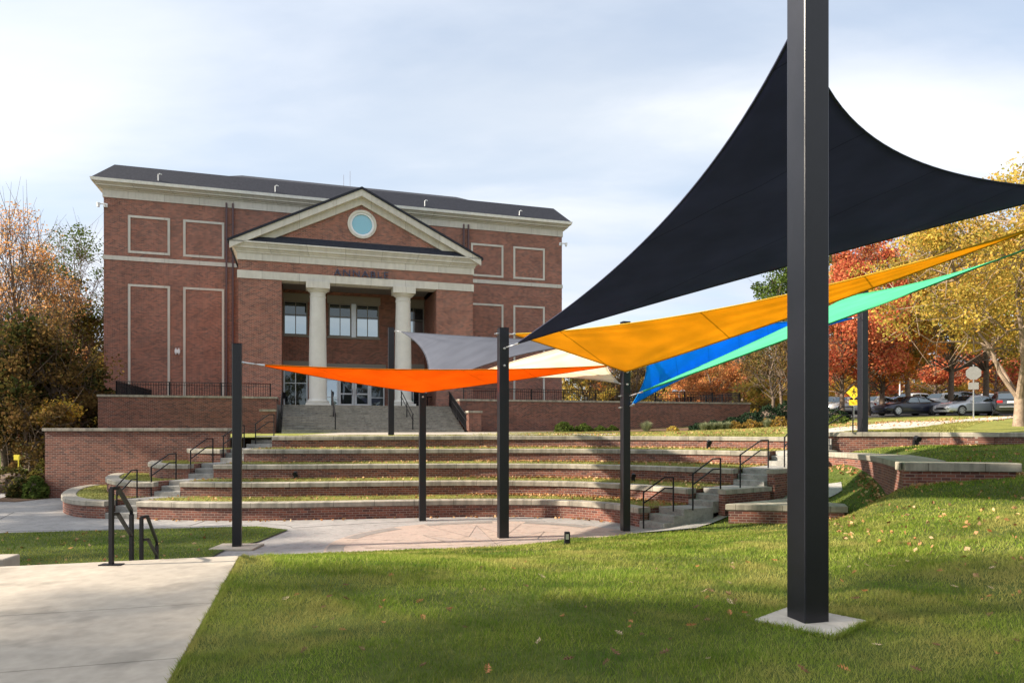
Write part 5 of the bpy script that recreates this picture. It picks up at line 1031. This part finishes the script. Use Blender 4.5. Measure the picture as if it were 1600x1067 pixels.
def car(kind, label, px, D, head, colr, name=None, cat='car'):
    x = TX(px, D); z = uh(x, D)+.03; rz = R(head)
    # stations along the length: x, sill z, shoulder z, roof z, half width, roof half width
    if kind == 'sedan':
        S = [(2.42, .38, .58, .60, .62, .5), (2.30, .24, .66, .72, .80, .6), (1.95, .20, .74, .82, .90, .7), (1.25, .20, .84, .94, .92, .72), (.95, .20, .88, .99, .92, .70), (.25, .20, .90, 1.38, .92, .58), (-.35, .20, .91, 1.44, .92, .58), (-1.05, .20, .93, 1.36, .92, .56), (-1.75, .20, .96, 1.06, .91, .66), (-2.2, .26, .95, 1.02, .84, .66), (-2.38, .40, .88, .92, .74, .6)]; Lh = 2.4; ax = (1.45, -1.4); wr = .335
    elif kind == 'suv':
        S = [(2.30, .42, .72, .76, .68, .55), (2.18, .28, .85, .92, .84, .65), (1.8, .25, .95, 1.04, .93, .74), (1.1, .25, 1.02, 1.12, .94, .74), (.85, .25, 1.04, 1.20, .94, .70), (.25, .25, 1.05, 1.64, .94, .64), (-.6, .25, 1.07, 1.70, .94, .64), (-1.5, .25, 1.08, 1.66, .94, .64), (-2.0, .26, 1.09, 1.50, .92, .66), (-2.25, .32, 1.02, 1.10, .88, .72), (-2.32, .5, .9, .95, .82, .70)]; Lh = 2.3; ax = (1.4, -1.35); wr = .36
    else:
        S = [(2.75, .45, .82, .86, .72, .6), (2.62, .3, .98, 1.04, .88, .7), (2.2, .28, 1.08, 1.14, .96, .8), (1.3, .28, 1.12, 1.20, .97, .8), (1.05, .28, 1.13, 1.28, .97, .74), (.5, .28, 1.14, 1.80, .97, .66), (-.3, .28, 1.14, 1.84, .97, .66), (-.75, .28, 1.14, 1.80, .97, .66), (-.9, .28, 1.14, 1.16, .97, .8), (-2.6, .3, 1.14, 1.16, .97, .86), (-2.75, .4, 1.1, 1.12, .94, .84)]; Lh = 2.7; ax = (1.75, -1.7); wr = .4
    root = thing(name or 'parked_car', label, cat, (x, D, z), rz, 'cars parked in the car park')
    m = MB(); K = 14
    for (sx, z0, zs, zr, w_, rw) in S:
        prof = [(w_*.80, z0), (w_*.97, z0+.10), (w_, (z0+zs)/2), (w_*.985, zs-.05), (w_*.93, zs), (rw+(w_*.93-rw)*.12, zs+(zr-zs)*.88), (rw*.82, zr)]
        m.v += [(sx, y, z_) for y, z_ in prof]+[(sx, -y, z_) for y, z_ in prof[::-1]]
    for i in range(len(S)-1):
        for k in range(K):
            j = (k+1) % K; m.f.append((i*K+k, i*K+j, (i+1)*K+j, (i+1)*K+k)); m.uv.append(None)
    m.f.append(tuple(range(K-1, -1, -1))); m.f.append(tuple((len(S)-1)*K+k for k in range(K))); m.uv += [None, None]
    body = m.build('body', PAINT[colr], root, smooth=True)
    # glasshouse
    def sidept(i, f):
        sx, z0, zs, zr, w_, rw = S[i]; y0, y1 = w_*.93, rw+(w_*.93-rw)*.12; return Vector((sx, y0+(y1-y0)*f, zs+(zr-zs)*.88*f))
    i0 = 4; gl = [(5, 6), (6, 7)] if kind != 'pickup' else [(5, 7)]
    if kind == 'suv': gl = [(5, 6), (6, 7), (7, 8)]
    for s in (1, -1):
        def fl(v, e=.012): return (v.x, s*(v.y+e), v.z)
        for gi, (a, b) in enumerate(gl):
            q = [sidept(a, .10), sidept(b, .10), sidept(b, .92), sidept(a, .92)]
            if gi == 0: q[0] = sidept(a, .10)+Vector((.42, .02, 0)); q[3] = sidept(a, .92)+Vector((-.02, 0, 0))
            if gi == len(gl)-1 and kind == 'sedan': q[1] = q[1]+Vector((-.38, .0, .02)); q[2] = q[2]+Vector((-.02, 0, 0))
            qq = [v.copy() for v in q]; qq[0].x -= .03; qq[1].x += .03; qq[2].x += .03; qq[3].x -= .03
            m = MB(); P_ = [fl(v) for v in qq]; m.poly(P_ if s < 0 else P_[::-1]); P('side_window', m, 'carglass', root)
        # light clusters
        m = MB(); sx, z0, zs, zr, w_, rw = S[1]; m.poly([(S[0][0]-.02, s*.42, zs-.06), (S[1][0]+.02, s*(w_-.06), zs-.04), (S[1][0]-.26, s*(w_+.045), zs+.02), (S[1][0]-.24, s*(w_+.05), zs-.10), (S[1][0]+.03, s*(w_-.03), zs-.17), (S[0][0]+.005, s*.46, zs-.15)]); P('headlight', m, 'headl', root)
        zt = S[-2][2]; m = MB(); m.box(S[-1][0]-.03, S[-2][0]+.06, min(s*.5, s*.84), max(s*.5, s*.84), zt-.2, zt-.02); P('tail_light', m, 'taill', root, bevel=.02)
        m = MB(); m.box(S[5][0]+.45, S[5][0]+.6, min(s*.93, s*1.08), max(s*.93, s*1.08), S[5][2]+.02, S[5][2]+.16); P('mirror', m, PAINT[colr], root, bevel=.02)
        for a in ax:
            t = MB(); n = 24; y0, y1 = s*(S[4][4]-.20), s*(S[4][4]+.012)
            t.tube([(a, y0, wr), (a, y1-.02*s, wr), (a, y1, wr)], [wr, wr, wr*.93], n); wh = P('wheel', t, 'tyre', root, smooth=False)
            t = MB()
            for k in range(7):
                an = 2*math.pi*k/7; dx_, dz_ = math.cos(an), math.sin(an); px_, pz_ = -dz_*.035, dx_*.035
                q = [(a+dx_*.05+px_, y1+.006*s, wr+dz_*.05+pz_), (a+dx_*wr*.66+px_*1.5, y1+.004*s, wr+dz_*wr*.66+pz_*1.5), (a+dx_*wr*.66-px_*1.5, y1+.004*s, wr+dz_*wr*.66-pz_*1.5), (a+dx_*.05-px_, y1+.006*s, wr+dz_*.05-pz_)]; t.poly(q)
            t.tube([(a, y1, wr), (a, y1+.012*s, wr)], .06, 12)
            for k in range(24):
                a1, a2 = 2*math.pi*k/24, 2*math.pi*(k+1)/24; t.poly([(a+math.cos(a1)*wr*.64, y1+.005*s, wr+math.sin(a1)*wr*.64), (a+math.cos(a2)*wr*.64, y1+.005*s, wr+math.sin(a2)*wr*.64), (a+math.cos(a2)*wr*.72, y1+.005*s, wr+math.sin(a2)*wr*.72), (a+math.cos(a1)*wr*.72, y1+.005*s, wr+math.sin(a1)*wr*.72)])
            P('rim', t, 'rimm', wh)
            t = MB()      # dark wheel arch ring
            for k in range(16):
                a1, a2 = math.pi*k/16-.1, math.pi*(k+1)/16-.1; r0, r1 = wr*.9, wr*1.14; yy = s*(S[4][4]+.004); t.poly([(a+math.cos(a1)*r0, yy, wr+math.sin(a1)*r0), (a+math.cos(a2)*r0, yy, wr+math.sin(a2)*r0), (a+math.cos(a2)*r1, yy, wr+math.sin(a2)*r1), (a+math.cos(a1)*r1, yy, wr+math.sin(a1)*r1)])
            P('wheel_arch', t, 'plast', root)
    # windscreen and rear window
    def across(ia, ib, fa, fb, name):
        A1, B1 = sidept(ia, fa), sidept(ib, fb); yA_, yB_ = A1.y-.04, B1.y-.05
        if ia < ib: ex = Vector((.02, 0, .025))
        else: ex = Vector((-.02, 0, .025))
        zA_ = S[ia][3]+(-.0) ; zB_ = S[ib][3]
        m = MB(); q = [(S[ia][0]-.02*(1 if ia < ib else -1)+ex.x, yA_*.9, zA_+.012), (S[ia][0]+ex.x, -yA_*.9, zA_+.012), (S[ib][0]+ex.x+.06*(1 if ia < ib else -1), -S[ib][5]*.84, zB_-.012), (S[ib][0]+ex.x+.06*(1 if ia < ib else -1), S[ib][5]*.84, zB_-.012)]
        q = [(a, b, c+.012) for a, b, c in q]; m.poly(q); P(name, m, 'carglass', root)
    across(4, 5, .3, .9, 'windscreen')
    if kind == 'sedan': across(8, 7, .3, .9, 'rear_window')
    elif kind == 'suv':
        m = MB(); m.poly([(-2.03, .72, 1.48), (-2.03, -.72, 1.48), (-2.275, -.74, 1.12), (-2.275, .74, 1.12)]); m.poly([(-2.27, .75, 1.12), (-2.27, -.75, 1.12), (-2.28, -.75, 1.1), (-2.28, .75, 1.1)]); P('rear_window', m, 'carglass', root)
        m = MB(); m.box(-2.37, -2.31, -.26, .26, .82, .94); P('number_plate', m, 'white', root); m = MB(); m.box(-2.39, -2.28, -.7, .7, .52, .60); P('bumper_trim', m, 'rimm', root)
    m = MB(); zg = S[0][1]; m.box(S[0][0]-.05, S[0][0]+.015, -.34, .34, S[0][2]-.13, S[0][2]-.03); m.box(S[0][0]-.05, S[0][0]+.02, -.5, .5, zg, zg+.07); P('grille', m, 'plast', root, bevel=.01)
    m = MB(); m.box(-Lh+.35, Lh-.4, -S[4][4]*.9, S[4][4]*.9, .14, .30); P('underside', m, 'plast', root)
    return root
car('sedan', 'shiny black sedan parked facing left beside the sidewalk', 1417, 51.0, 190, 'black')
car('sedan', 'grey sedan parked facing left behind the road sign pole', 1514, 49.6, 191, 'grey')
car('suv', 'dark hatchback seen from behind next to the nearest tree', 1572, 48.8, 62, 'dark')
car('sedan', 'dark sedan left of the post on the retaining wall', 1300, 60, 100, 'dark')
car('sedan', 'white sedan behind the crossing sign', 1322, 57, 200, 'white')
car('suv', 'white sport utility car behind the black sedan', 1420, 63, 195, 'white')
car('sedan', 'silver sedan seen left of the black sedan bonnet', 1368, 60, 200, 'silver')
car('sedan', 'dark blue sedan in the row behind, left of the golden tree trunk', 1392, 70, 190, 'blue')
car('suv', 'silver sport utility car behind the tall golden tree trunk', 1468, 62, 200, 'silver')
car('pickup', 'black pickup truck with its cab behind the grey sedan', 1503, 63, 10, 'dark', name='pickup_truck', cat='pickup truck')
car('suv', 'light silver sport utility car high in the row behind the grey sedan', 1530, 68, 190, 'silver')
car('sedan', 'white sedan in the far row right of the road sign', 1572, 70, 190, 'white')
car('suv', 'dark sport utility car at the right edge of the far row', 1600, 62, 185, 'dark')

# ------------------------------------------------------------------ signs and lamps by the road
M['signback'] = mat('sign_back_metal', (.20, .20, .19), .55, metal=.3, noise=.1, nscale=12)
M['signyel'] = mat('sign_yellow', (.85, .55, .02), .5, noise=.05, nscale=8)
x, D = TX(1521, 38), 38; z = uh(x, D); rr_ = thing('road_sign', 'octagonal road sign seen from the back on a steel pole before the grey car', 'road sign', (x, D, z), R(-28))
m = MB(); m.tube([(0, 0, -.1), (0, 0, at(0, 570, 38).z-z)], .033, 8); P('pole', m, 'steel', rr_, smooth=True)
zc = at(0, 583, 38).z-z; q = [(.385*math.cos(R(22.5+45*k)), zc+.385*math.sin(R(22.5+45*k))) for k in range(8)]
m = MB(); n = 8; m.poly([(a, -.045, b) for a, b in q]); m.poly([(a, -.05+.008, b) for a, b in q][::-1]); o = P('sign_plate', m, 'signback', rr_); s_ = o.modifiers.new('t', 'SOLIDIFY'); s_.thickness = .004
zc2 = at(0, 603, 38).z-z; m = MB(); m.box(-.24, .24, -.05, -.042, zc2-.19, zc2+.19); P('lower_plate', m, 'signback', rr_)
x, D = TX(1334, 46), 46; z = uh(x, D); rr_ = thing('crossing_sign', 'yellow diamond pedestrian crossing sign beside the post on the retaining wall', 'road sign', (x, D, z), R(-20))
zc = at(0, 613, D).z-z; m = MB(); m.tube([(0, 0, -.1), (0, 0, zc+.4)], .03, 8); P('pole', m, 'steel', rr_)
m = MB(); m.poly([(0, -.05, zc-.46), (.46, -.05, zc), (0, -.05, zc+.46), (-.46, -.05, zc)]); m.poly([(0, -.04, zc-.46), (-.46, -.04, zc), (0, -.04, zc+.46), (.46, -.04, zc)]); P('sign_plate', m, 'signyel', rr_)
m = MB(); yy = -.056
def st_(pts, w_=.045):
    for a, b in zip(pts[:-1], pts[1:]):
        d = Vector((b[0]-a[0], b[1]-a[1])); nn = Vector((-d.y, d.x)).normalized()*w_/2; m.poly([(a[0]-nn.x, yy, zc+a[1]-nn.y), (b[0]-nn.x, yy, zc+b[1]-nn.y), (b[0]+nn.x, yy, zc+b[1]+nn.y), (a[0]+nn.x, yy, zc+a[1]+nn.y)])
st_([(0, .13), (0, -.02)], .09); st_([(0, -.02), (-.07, -.14), (-.09, -.25)]); st_([(0, -.02), (.07, -.13), (.12, -.24)]); st_([(0, .11), (-.10, .04), (-.14, -.03)]); st_([(0, .11), (.09, .03), (.13, .0)])
m.poly([(.005+.055*math.cos(k*math.pi/5), yy, zc+.20+.055*math.sin(k*math.pi/5)) for k in range(10)]); P('walking_figure', m, 'plast', rr_)
m = MB(); m.box(-.3, .3, -.05, -.04, zc-.86, zc-.5); P('lower_plate', m, 'signyel', rr_)
def lamp_post(label, px, D, ytop):
    x = TX(px, D); z = uh(x, D); h = at(0, ytop, D).z-z; r = thing('lamp_post', label, 'lamp post', (x, D, z), 0, 'white lamp posts of the car park'); m = MB(); m.tube([(0, 0, 0), (0, 0, h)], [.09, .05], 8); P('pole', m, 'white', r)
    for s in (-1, 1): m = MB(); m.tube([(s*.1, 0, h), (s*.45, 0, h+.05), (s*.75, 0, h-.02)], [.04, .16, .12], 8); P('lamp_head', m, 'white', r)
lamp_post('white lamp post in the car park above the black sedan', 1406, 74, 588); lamp_post('white lamp post beyond the terrace fence under the blue sail', 1061, 80, 611)
hs = thing('small_building', 'small pale gabled building far beyond the terrace fence', 'building', (TX(1147, 96), 96, 2.8), R(10)); m = MB(); m.box(-2.2, 2.2, 0, 5, 0, 3.3); m.poly([(-2.2, 0, 3.3), (2.2, 0, 3.3), (0, 0, 4.9)]); P('wall', m, 'gutter', hs); m = MB(); m.poly([(-2.5, -.3, 3.1), (0, -.3, 4.98), (0, 5.3, 4.98), (-2.5, 5.3, 3.1)]); m.poly([(2.5, -.3, 3.1), (2.5, 5.3, 3.1), (0, 5.3, 4.98), (0, -.3, 4.98)]); P('roof', m, 'shingle', hs); m = MB(); m.box(-.5, .5, -.05, .02, 0, 2.1); P('door', m, 'dark_in', hs)

# ------------------------------------------------------------------ grass blades and fallen leaves
def grass_mat(name, cols, dry, thr=(.48, .62), amt=.8):
    m = leaf_mat(name, cols, .4); nt = m.node_tree; N = nt.nodes; L = nt.links
    vs = [n for n in N if n.type == 'VECT_MATH'][0]; tg = [l.to_socket for l in vs.outputs[0].links]
    tc = N.new('ShaderNodeTexCoord'); n = N.new('ShaderNodeTexNoise'); n.inputs['Scale'].default_value = .45; n.inputs['Detail'].default_value = 8; n.inputs['Roughness'].default_value = .62; n.inputs['Distortion'].default_value = .6; L.new(tc.outputs['Object'], n.inputs[0])
    r = N.new('ShaderNodeMapRange'); r.inputs[1].default_value = thr[0]; r.inputs[2].default_value = thr[1]; r.inputs[4].default_value = amt; L.new(n.outputs[0], r.inputs[0])
    mx = N.new('ShaderNodeMix'); mx.data_type = 'RGBA'; L.new(r.outputs[0], mx.inputs[0]); L.new(vs.outputs[0], mx.inputs[6]); mx.inputs[7].default_value = (*dry, 1)
    n2 = N.new('ShaderNodeTexNoise'); n2.inputs['Scale'].default_value = .8; n2.inputs['Detail'].default_value = 6; n2.inputs['Distortion'].default_value = .9; mp = N.new('ShaderNodeMapping'); mp.inputs['Location'].default_value = (13, 5, 2); L.new(tc.outputs['Object'], mp.inputs[0]); L.new(mp.outputs[0], n2.inputs[0])
    r2 = N.new('ShaderNodeMapRange'); r2.inputs[1].default_value = .54; r2.inputs[2].default_value = .66; r2.inputs[4].default_value = .7; L.new(n2.outputs[0], r2.inputs[0])
    m2 = N.new('ShaderNodeMix'); m2.data_type = 'RGBA'; L.new(r2.outputs[0], m2.inputs[0]); L.new(mx.outputs[2], m2.inputs[6]); m2.inputs[7].default_value = (.055, .13, .018, 1)
    for t in tg: L.new(m2.outputs[2], t)
    return m
BL = {
 'lawn': grass_mat('grass_blades', [(.12, .195, .022), (.21, .28, .038), (.075, .135, .016), (.26, .31, .055), (.15, .215, .026), (.38, .35, .12)], (.36, .32, .10)),
 'dry': leaf_mat('dry_grass_blades', [(.30, .28, .09), (.20, .22, .05), (.38, .33, .13), (.14, .17, .035)], .4)}
def pip(x, y, Pg):
    ins = np.zeros(len(x), bool); n = len(Pg)
    for i in range(n):
        x1, y1 = Pg[i][:2]; x2, y2 = Pg[(i+1) % n][:2]
        if y1 == y2: continue
        c = ((y1 > y) != (y2 > y)) & (x < (x2-x1)*(y-y1)/(y2-y1)+x1); ins ^= c
    return ins
def blades(x, y, z, wd, h, r):
    n = len(x); a = r.uniform(0, 2*np.pi, n); hh = h*(.45+.75*r.random(n)+.5*np.clip(np.sin(x*2.3+np.sin(y*3.1)*2)*np.sin(y*1.9+x), 0, 1)); ln = r.normal(0, .55, (n, 2))*hh[:, None]; dx, dy = np.cos(a)*wd/2, np.sin(a)*wd/2
    V = np.empty((n, 3, 3)); V[:, 0] = np.stack([x-dx, y-dy, z-.005], 1); V[:, 1] = np.stack([x+dx, y+dy, z-.005], 1); V[:, 2] = np.stack([x+ln[:, 0], y+ln[:, 1], z+hh], 1); return V.reshape(-1, 3)
r = np.random.default_rng(99); VV = []
block_poly = [(5.87, 18.95), (8.97, 18.35), (9.2, 19.0), (8.2, 20.5)]; top_poly = [(9.1, 16.0), (12.5, 16.7), (12.4, 17.3), (10.8, 17.0), (11.4, 18.5), (12.2, 21), (11, 23.6), (9.7, 23.5), (10.7, 21.9), (10.3, 19.6)]
path_poly = [(3.3, 18.15), (4.4, 18.3), (5.2, 18.75), (5.9, 19.3), (7.2, 20.0), (9.1, 19.95), (9.7, 20.2)]+[(3.5, 19.3), (4.5, 19.5), (5.2, 19.8), (6.0, 20.2), (7.2, 20.9), (9.2, 21.6), (10.0, 20.9)][::-1]
pad_c = (xG+.02, yG-.02)
for y0, y1, den, wd, h in ((4.2, 6.5, 4300, .0055, .040), (6.5, 9, 2500, .0085, .044), (9, 13, 1300, .013, .046), (13, 18, 650, .02, .045), (18, 24.2, 330, .028, .05)):
    xa, xb = -.83*y0-.5, .80*y1+5; n = int((xb-xa)*(y1-y0)*den); x = r.uniform(xa, xb, n); y = r.uniform(y0, y1, n); k = (x < .79*y+.4) | (r.random(len(x)) < .55)
    k &= x > np.where(y < 9.08, -.93-.2915*y, np.interp(y, [9.08, 11, 14, 16.5], [-3.62, -3.95, -4.5, -5]))
    x, y = x[k], y[k]; z = lawn_h(x, y)+.012*np.sin(x*3.1+y*1.3)*np.sin(y*2.7-x); k = (z > .012) & ~pip(x, y, block_poly) & ~pip(x, y, top_poly) & ~pip(x, y, path_poly)
    ca, sa = math.cos(R(42)), math.sin(R(42)); u = (x-pad_c[0])*ca+(y-pad_c[1])*sa; v = -(x-pad_c[0])*sa+(y-pad_c[1])*ca; k &= ~((abs(u) < .33) & (abs(v) < .33))
    # thin patches
    k &= r.random(len(x)) < .62+.38*np.sin(x*1.1+np.sin(y*1.7)*1.5)*np.cos(y*.9)+.25
    x, y, z = x[k], y[k], z[k]; VV.append(blades(x, y, z, wd, h, r))
n = 3200; y = r.uniform(4.2, 9.2, n); x = np.where(y < 9.08, -.95-.2915*y, -3.6)+np.abs(r.normal(0, .03, n))+.012*np.sin(y*7)*np.sin(y*2.3); VV.append(blades(x, y, np.maximum(lawn_h(x, y), 1.09), .007, .042, r))
n = 1500; u = r.uniform(-.36, .36, n); v = np.where(r.random(n) < .5, 1, -1)*(.335+r.random(n)*.05); sw = r.random(n) < .5; u, v = np.where(sw, u, v), np.where(sw, v, u); x = pad_c[0]+u*math.cos(R(42))-v*math.sin(R(42)); y = pad_c[1]+u*math.sin(R(42))+v*math.cos(R(42)); VV.append(blades(x, y, lawn_h(x, y)+.01, .007, .06, r))
V = np.concatenate(VV); o = fast('grass', V, np.arange(len(V)).reshape(-1, 3), BL['lawn'], k=3); tag(o, 'short mown green grass of the foreground lawn', 'grass', kind='stuff')
VV = []
for _ in range(1):
    n = 16000; x = r.uniform(-15, -6.2, n); y = r.uniform(12, 19.4, n); lp = [(-30, 15.5), (-30, 7), (-6.9, 9), (-7.0, 11), (-6.5, 14), (-6.65, 15.9), (-6.3, 16.8), (-6.2, 18.7), (-7.2, 19.3), (-13.6, 18.0), (-30, 17.1)]; k = pip(x, y, lp) & ~((abs(x-xA) < .5) & (abs(y-yA) < .38)); VV.append(blades(x[k], y[k], np.full(k.sum(), .03), .02, .05, r))
V = np.concatenate(VV); o = fast('grass', V, np.arange(len(V)).reshape(-1, 3), BL['lawn'], k=3); tag(o, 'green grass of the lower lawn patch behind the foreground walk', 'grass', kind='stuff')
VV = []
def strip_blades(P_, Q_, zf, n, wd=.02, h=.055):
    a = np.array(resample([Vector(p[:2]) for p in P_], 80)); b = np.array(resample([Vector(p[:2]) for p in Q_], 80)); s = r.uniform(0, 78.99, n); i = s.astype(int); f = (s-i)[:, None]; t = r.random(n)[:, None]
    p = (a[i]*(1-f)+a[i+1]*f)*(1-t)+(b[i]*(1-f)+b[i+1]*f)*t; z = zf(p[:, 0], p[:, 1]) if callable(zf) else np.full(n, zf); VV.append(blades(p[:, 0], p[:, 1], z, wd, h, r))
for k in range(1, 5): strip_blades(offset(T[k], .40), offset(T[k+1], -.02), Z[k]-.01, 14000)
for k in range(1, 5): strip_blades(offset(TL[k], .42), [(TL[k+1][j][0], TL[k+1][j][1]) for j in range(len(TL[k+1]))] if k < 4 else [(-12.3, 27.3), (-10.9, 27.3)], Z[k]-.03, 1500)
strip_blades(offset(T[5], .42), [(-9.5, 29.2), (-6, 29.6), (0, 30.5), (5, 31), (11, 29.3)], lambda x, y: up_h(x, y), 16000, .026, .055)
strip_blades([(-2, 33), (5, 33), (11.4, 30)], [(3, 41), (9, 41.5), (19.5, 39)], lambda x, y: up_h(x, y), 16000, .04, .07)
strip_blades(offset(T5R, .42)[:10], [(13.6, 25.0), (17, 28), (19, 29.8), (24, 34.6)], lambda x, y: up_h(x, y), 16000, .03, .06)
V = np.concatenate(VV); o = fast('grass', V, np.arange(len(V)).reshape(-1, 3), BL['dry'], k=3); tag(o, 'yellowed short grass on the seat terraces and the upper bank', 'grass', kind='stuff')
# leaf litter along the walls
def litter(n, P_, Q_, zf, size, pw=1.0):
    a = np.array(resample([Vector(p[:2]) for p in P_], 80)); b = np.array(resample([Vector(p[:2]) for p in Q_], 80)); s = r.uniform(0, 78.99, n); i = s.astype(int); f = (s-i)[:, None]; t = (r.random(n)**pw)[:, None]
    p = (a[i]*(1-f)+a[i+1]*f)*(1-t)+(b[i]*(1-f)+b[i+1]*f)*t; z = zf(p[:, 0], p[:, 1]) if callable(zf) else np.full(n, zf)
    c = np.stack([p[:, 0], p[:, 1], z+.03], 1); return leaves(c, np.full(n, .015), n, size, r, .5)
L_ = []
for k in range(1, 5):
    L_.append(litter(900, offset(T[k+1], -.30)[30:], offset(T[k+1], -.03)[30:], Z[k]+.01, .10, .6)); L_.append(litter(300, offset(T[k], .45), offset(T[k+1], -.03), Z[k]+.01, .09))
L_.append(litter(350, offset(T4R, -.5), offset(T4R, -.08), lambda x, y: lawn_h(x, y), .1, .6)); L_.append(litter(260, [(9.2, 15.6), (12.5, 16.3)], [(9.2, 15.95), (12.5, 16.6)], lambda x, y: lawn_h(x, y), .1)); L_.append(litter(500, offset(T5R, -.5)[:16], offset(T5R, -.05)[:16], lambda x, y: lawn_h(x, y), .1)); L_.append(litter(2500, [(0, 30), (11, 27), (20, 30)], [(4, 41), (18, 40), (34, 44)], lambda x, y: up_h(x, y), .1)); L_.append(litter(150, offset(T[1], -.3), offset(T[1], -.03), .0, .09))
L_.append(litter(900, [(5, 6), (18, 14)], [(6, 17), (13, 22)], lambda x, y: lawn_h(x, y), .08)); L_.append(litter(120, [(-14, 14), (-6.6, 13)], [(-14, 18), (-7, 19)], .02, .09))
V = np.concatenate(L_); LEAF['litter'] = leaf_mat('fallen_leaf_litter', [(.30, .15, .06), (.42, .26, .12), (.22, .10, .045), (.50, .36, .20), (.34, .12, .04)], .15)
o = fast('leaf_litter', V, np.arange(len(V)).reshape(-1, 4), LEAF['litter']); tag(o, 'small dry brown leaves scattered along the seat walls and lawns', 'leaf litter', kind='stuff')
# larger single oak leaves on the near lawn
def oak_leaf(mm, seed):
    q = random.Random(seed); m = MB(); out = [(0, -.06)]
    for s, (x, y) in [(1, c) for c in ((.012, -.035), (.03, -.02), (.014, -.008), (.04, .012), (.016, .018), (.03, .042), (.01, .04))]: out.append((x, y))
    out.append((0, .065))
    for x, y in ((.01, .04), (.03, .042), (.016, .018), (.04, .012), (.014, -.008), (.03, -.02), (.012, -.035)): out.append((-x, y))
    c = q.uniform(.3, .9); pts = [(x, y, abs(x)*c*1.2+(y*y)*6*q.uniform(.6, 1.2)) for x, y in out]; ce = len(pts)
    for i in range(len(pts)): m.poly([(0, pts[i][1]*.9, (pts[i][1]**2)*5), pts[i], pts[(i+1) % len(pts)]])
    return m.build('fallen_leaf', mm)
lm = [mat('dry_leaf_orange', (.50, .19, .06), .7, c2=(.30, .11, .04), nscale=30), mat('dry_leaf_tan', (.50, .38, .24), .7, c2=(.34, .23, .13), nscale=30), mat('dry_leaf_brown', (.22, .10, .05), .7, c2=(.13, .06, .03), nscale=30)]
ll = ['curled orange oak leaf lying on the foreground lawn', 'pale tan dry leaf lying on the foreground lawn', 'dark brown dry leaf lying on the foreground lawn']
protos = [oak_leaf(lm[i], i) for i in range(3)]
spots = []; LB = {}
for px, py, t in ((1556, 1030, 0), (842, 1010, 1), (966, 996, 1), (1110, 930, 2), (1140, 965, 0), (1418, 882, 1), (1352, 930, 0), (1546, 938, 0), (1594, 932, 0), (1597, 890, 1), (1355, 888, 1), (1335, 900, 0), (1390, 870, 2), (1468, 898, 0), (1318, 1055, 0), (1430, 1055, 2), (1002, 1000, 2), (880, 970, 0), (1090, 890, 0), (700, 960, 2), (520, 975, 2), (610, 905, 0), (1160, 850, 1), (1210, 880, 0), (1475, 800, 1), (1500, 850, 0)): spots.append((px, py, t))
while len(spots) < 95: spots.append((random.uniform(420, 1600), 880+random.random()**1.4*180, random.choice((0, 1, 2, 2))))
HL = {0: 'large curled orange oak leaf in the near lawn at the lower right corner', 1: 'white looking dry leaf alone in the nearest grass left of the tall post', 2: 'pale dry leaf a little right of the white looking one in the near grass', 3: 'brown leaf on the dark clover left of the tall post', 4: 'orange leaf just left of the square concrete pad', 5: 'pale leaf in the sunlit lawn upper right of the tall post', 6: 'orange leaf in the shade just right of the tall post', 7: 'long orange leaf in the right part of the lawn above the corner leaf', 8: 'orange leaf cut by the right edge of the picture', 9: 'pale leaf at the right edge above the orange one', 14: 'orange leaf at the bottom edge right of the pad', 17: 'orange leaf in the middle of the lawn under the black sail', 18: 'orange leaf above the pad left of the tall post', 20: 'brown leaf in the left part of the lawn near the walk edge', 24: 'pale leaf high on the sunny slope near the bench', 25: 'orange leaf high on the sunny slope below the bench'}
def region(px, py, t):
    c = ['curled orange leaf', 'pale tan leaf', 'dark brown leaf'][t]
    a = 'at the bottom of the lawn' if py > 1000 else 'in the near part of the lawn' if py > 950 else 'half way up the lawn' if py > 905 else 'in the farthest part of the lawn'
    b = 'beside the walk edge' if px < 560 else 'left of the stage post' if px < 760 else 'in line with the stage post' if px < 900 else 'below the yellow sail' if px < 1080 else 'left of the concrete pad' if px < 1240 else 'right of the tall post' if px < 1420 else 'near the right edge'
    return f'{c} {a}, {b}'
cnt = 0
for si, (px, py, t) in enumerate(spots):
    # find where the view ray meets the lawn
    lo, hi = 4.0, 20.0
    for _ in range(30):
        md = (lo+hi)/2; p = at(px, py, md)
        if p.z > lh(p.x, p.y): lo = md
        else: hi = md
    p = at(px, py, lo); 
    if p.y > 14 or p.x < -.9-.2915*p.y+.1: continue
    l = protos[t] if protos[t] is not None and cnt < 3 and not protos[t].get('label') else protos[t].copy()
    if l.name not in col.objects: col.objects.link(l)
    l.location = (p.x, p.y, lh(p.x, p.y)+.04); l.rotation_euler = (random.uniform(-.5, .5), random.uniform(-.5, .5), random.uniform(0, 6.28)); s = random.uniform(.5, .85); l.scale = (s, s, s)
    tag(l, HL.get(si) or region(px, py, t), 'leaf', 'single fallen leaves on the foreground lawn'); cnt += 1
for q in protos:
    if not q.get('label'): q.location = (2.2, 7, lh(2.2, 7)+.03); tag(q, ll[protos.index(q)], 'leaf', 'single fallen leaves on the foreground lawn')
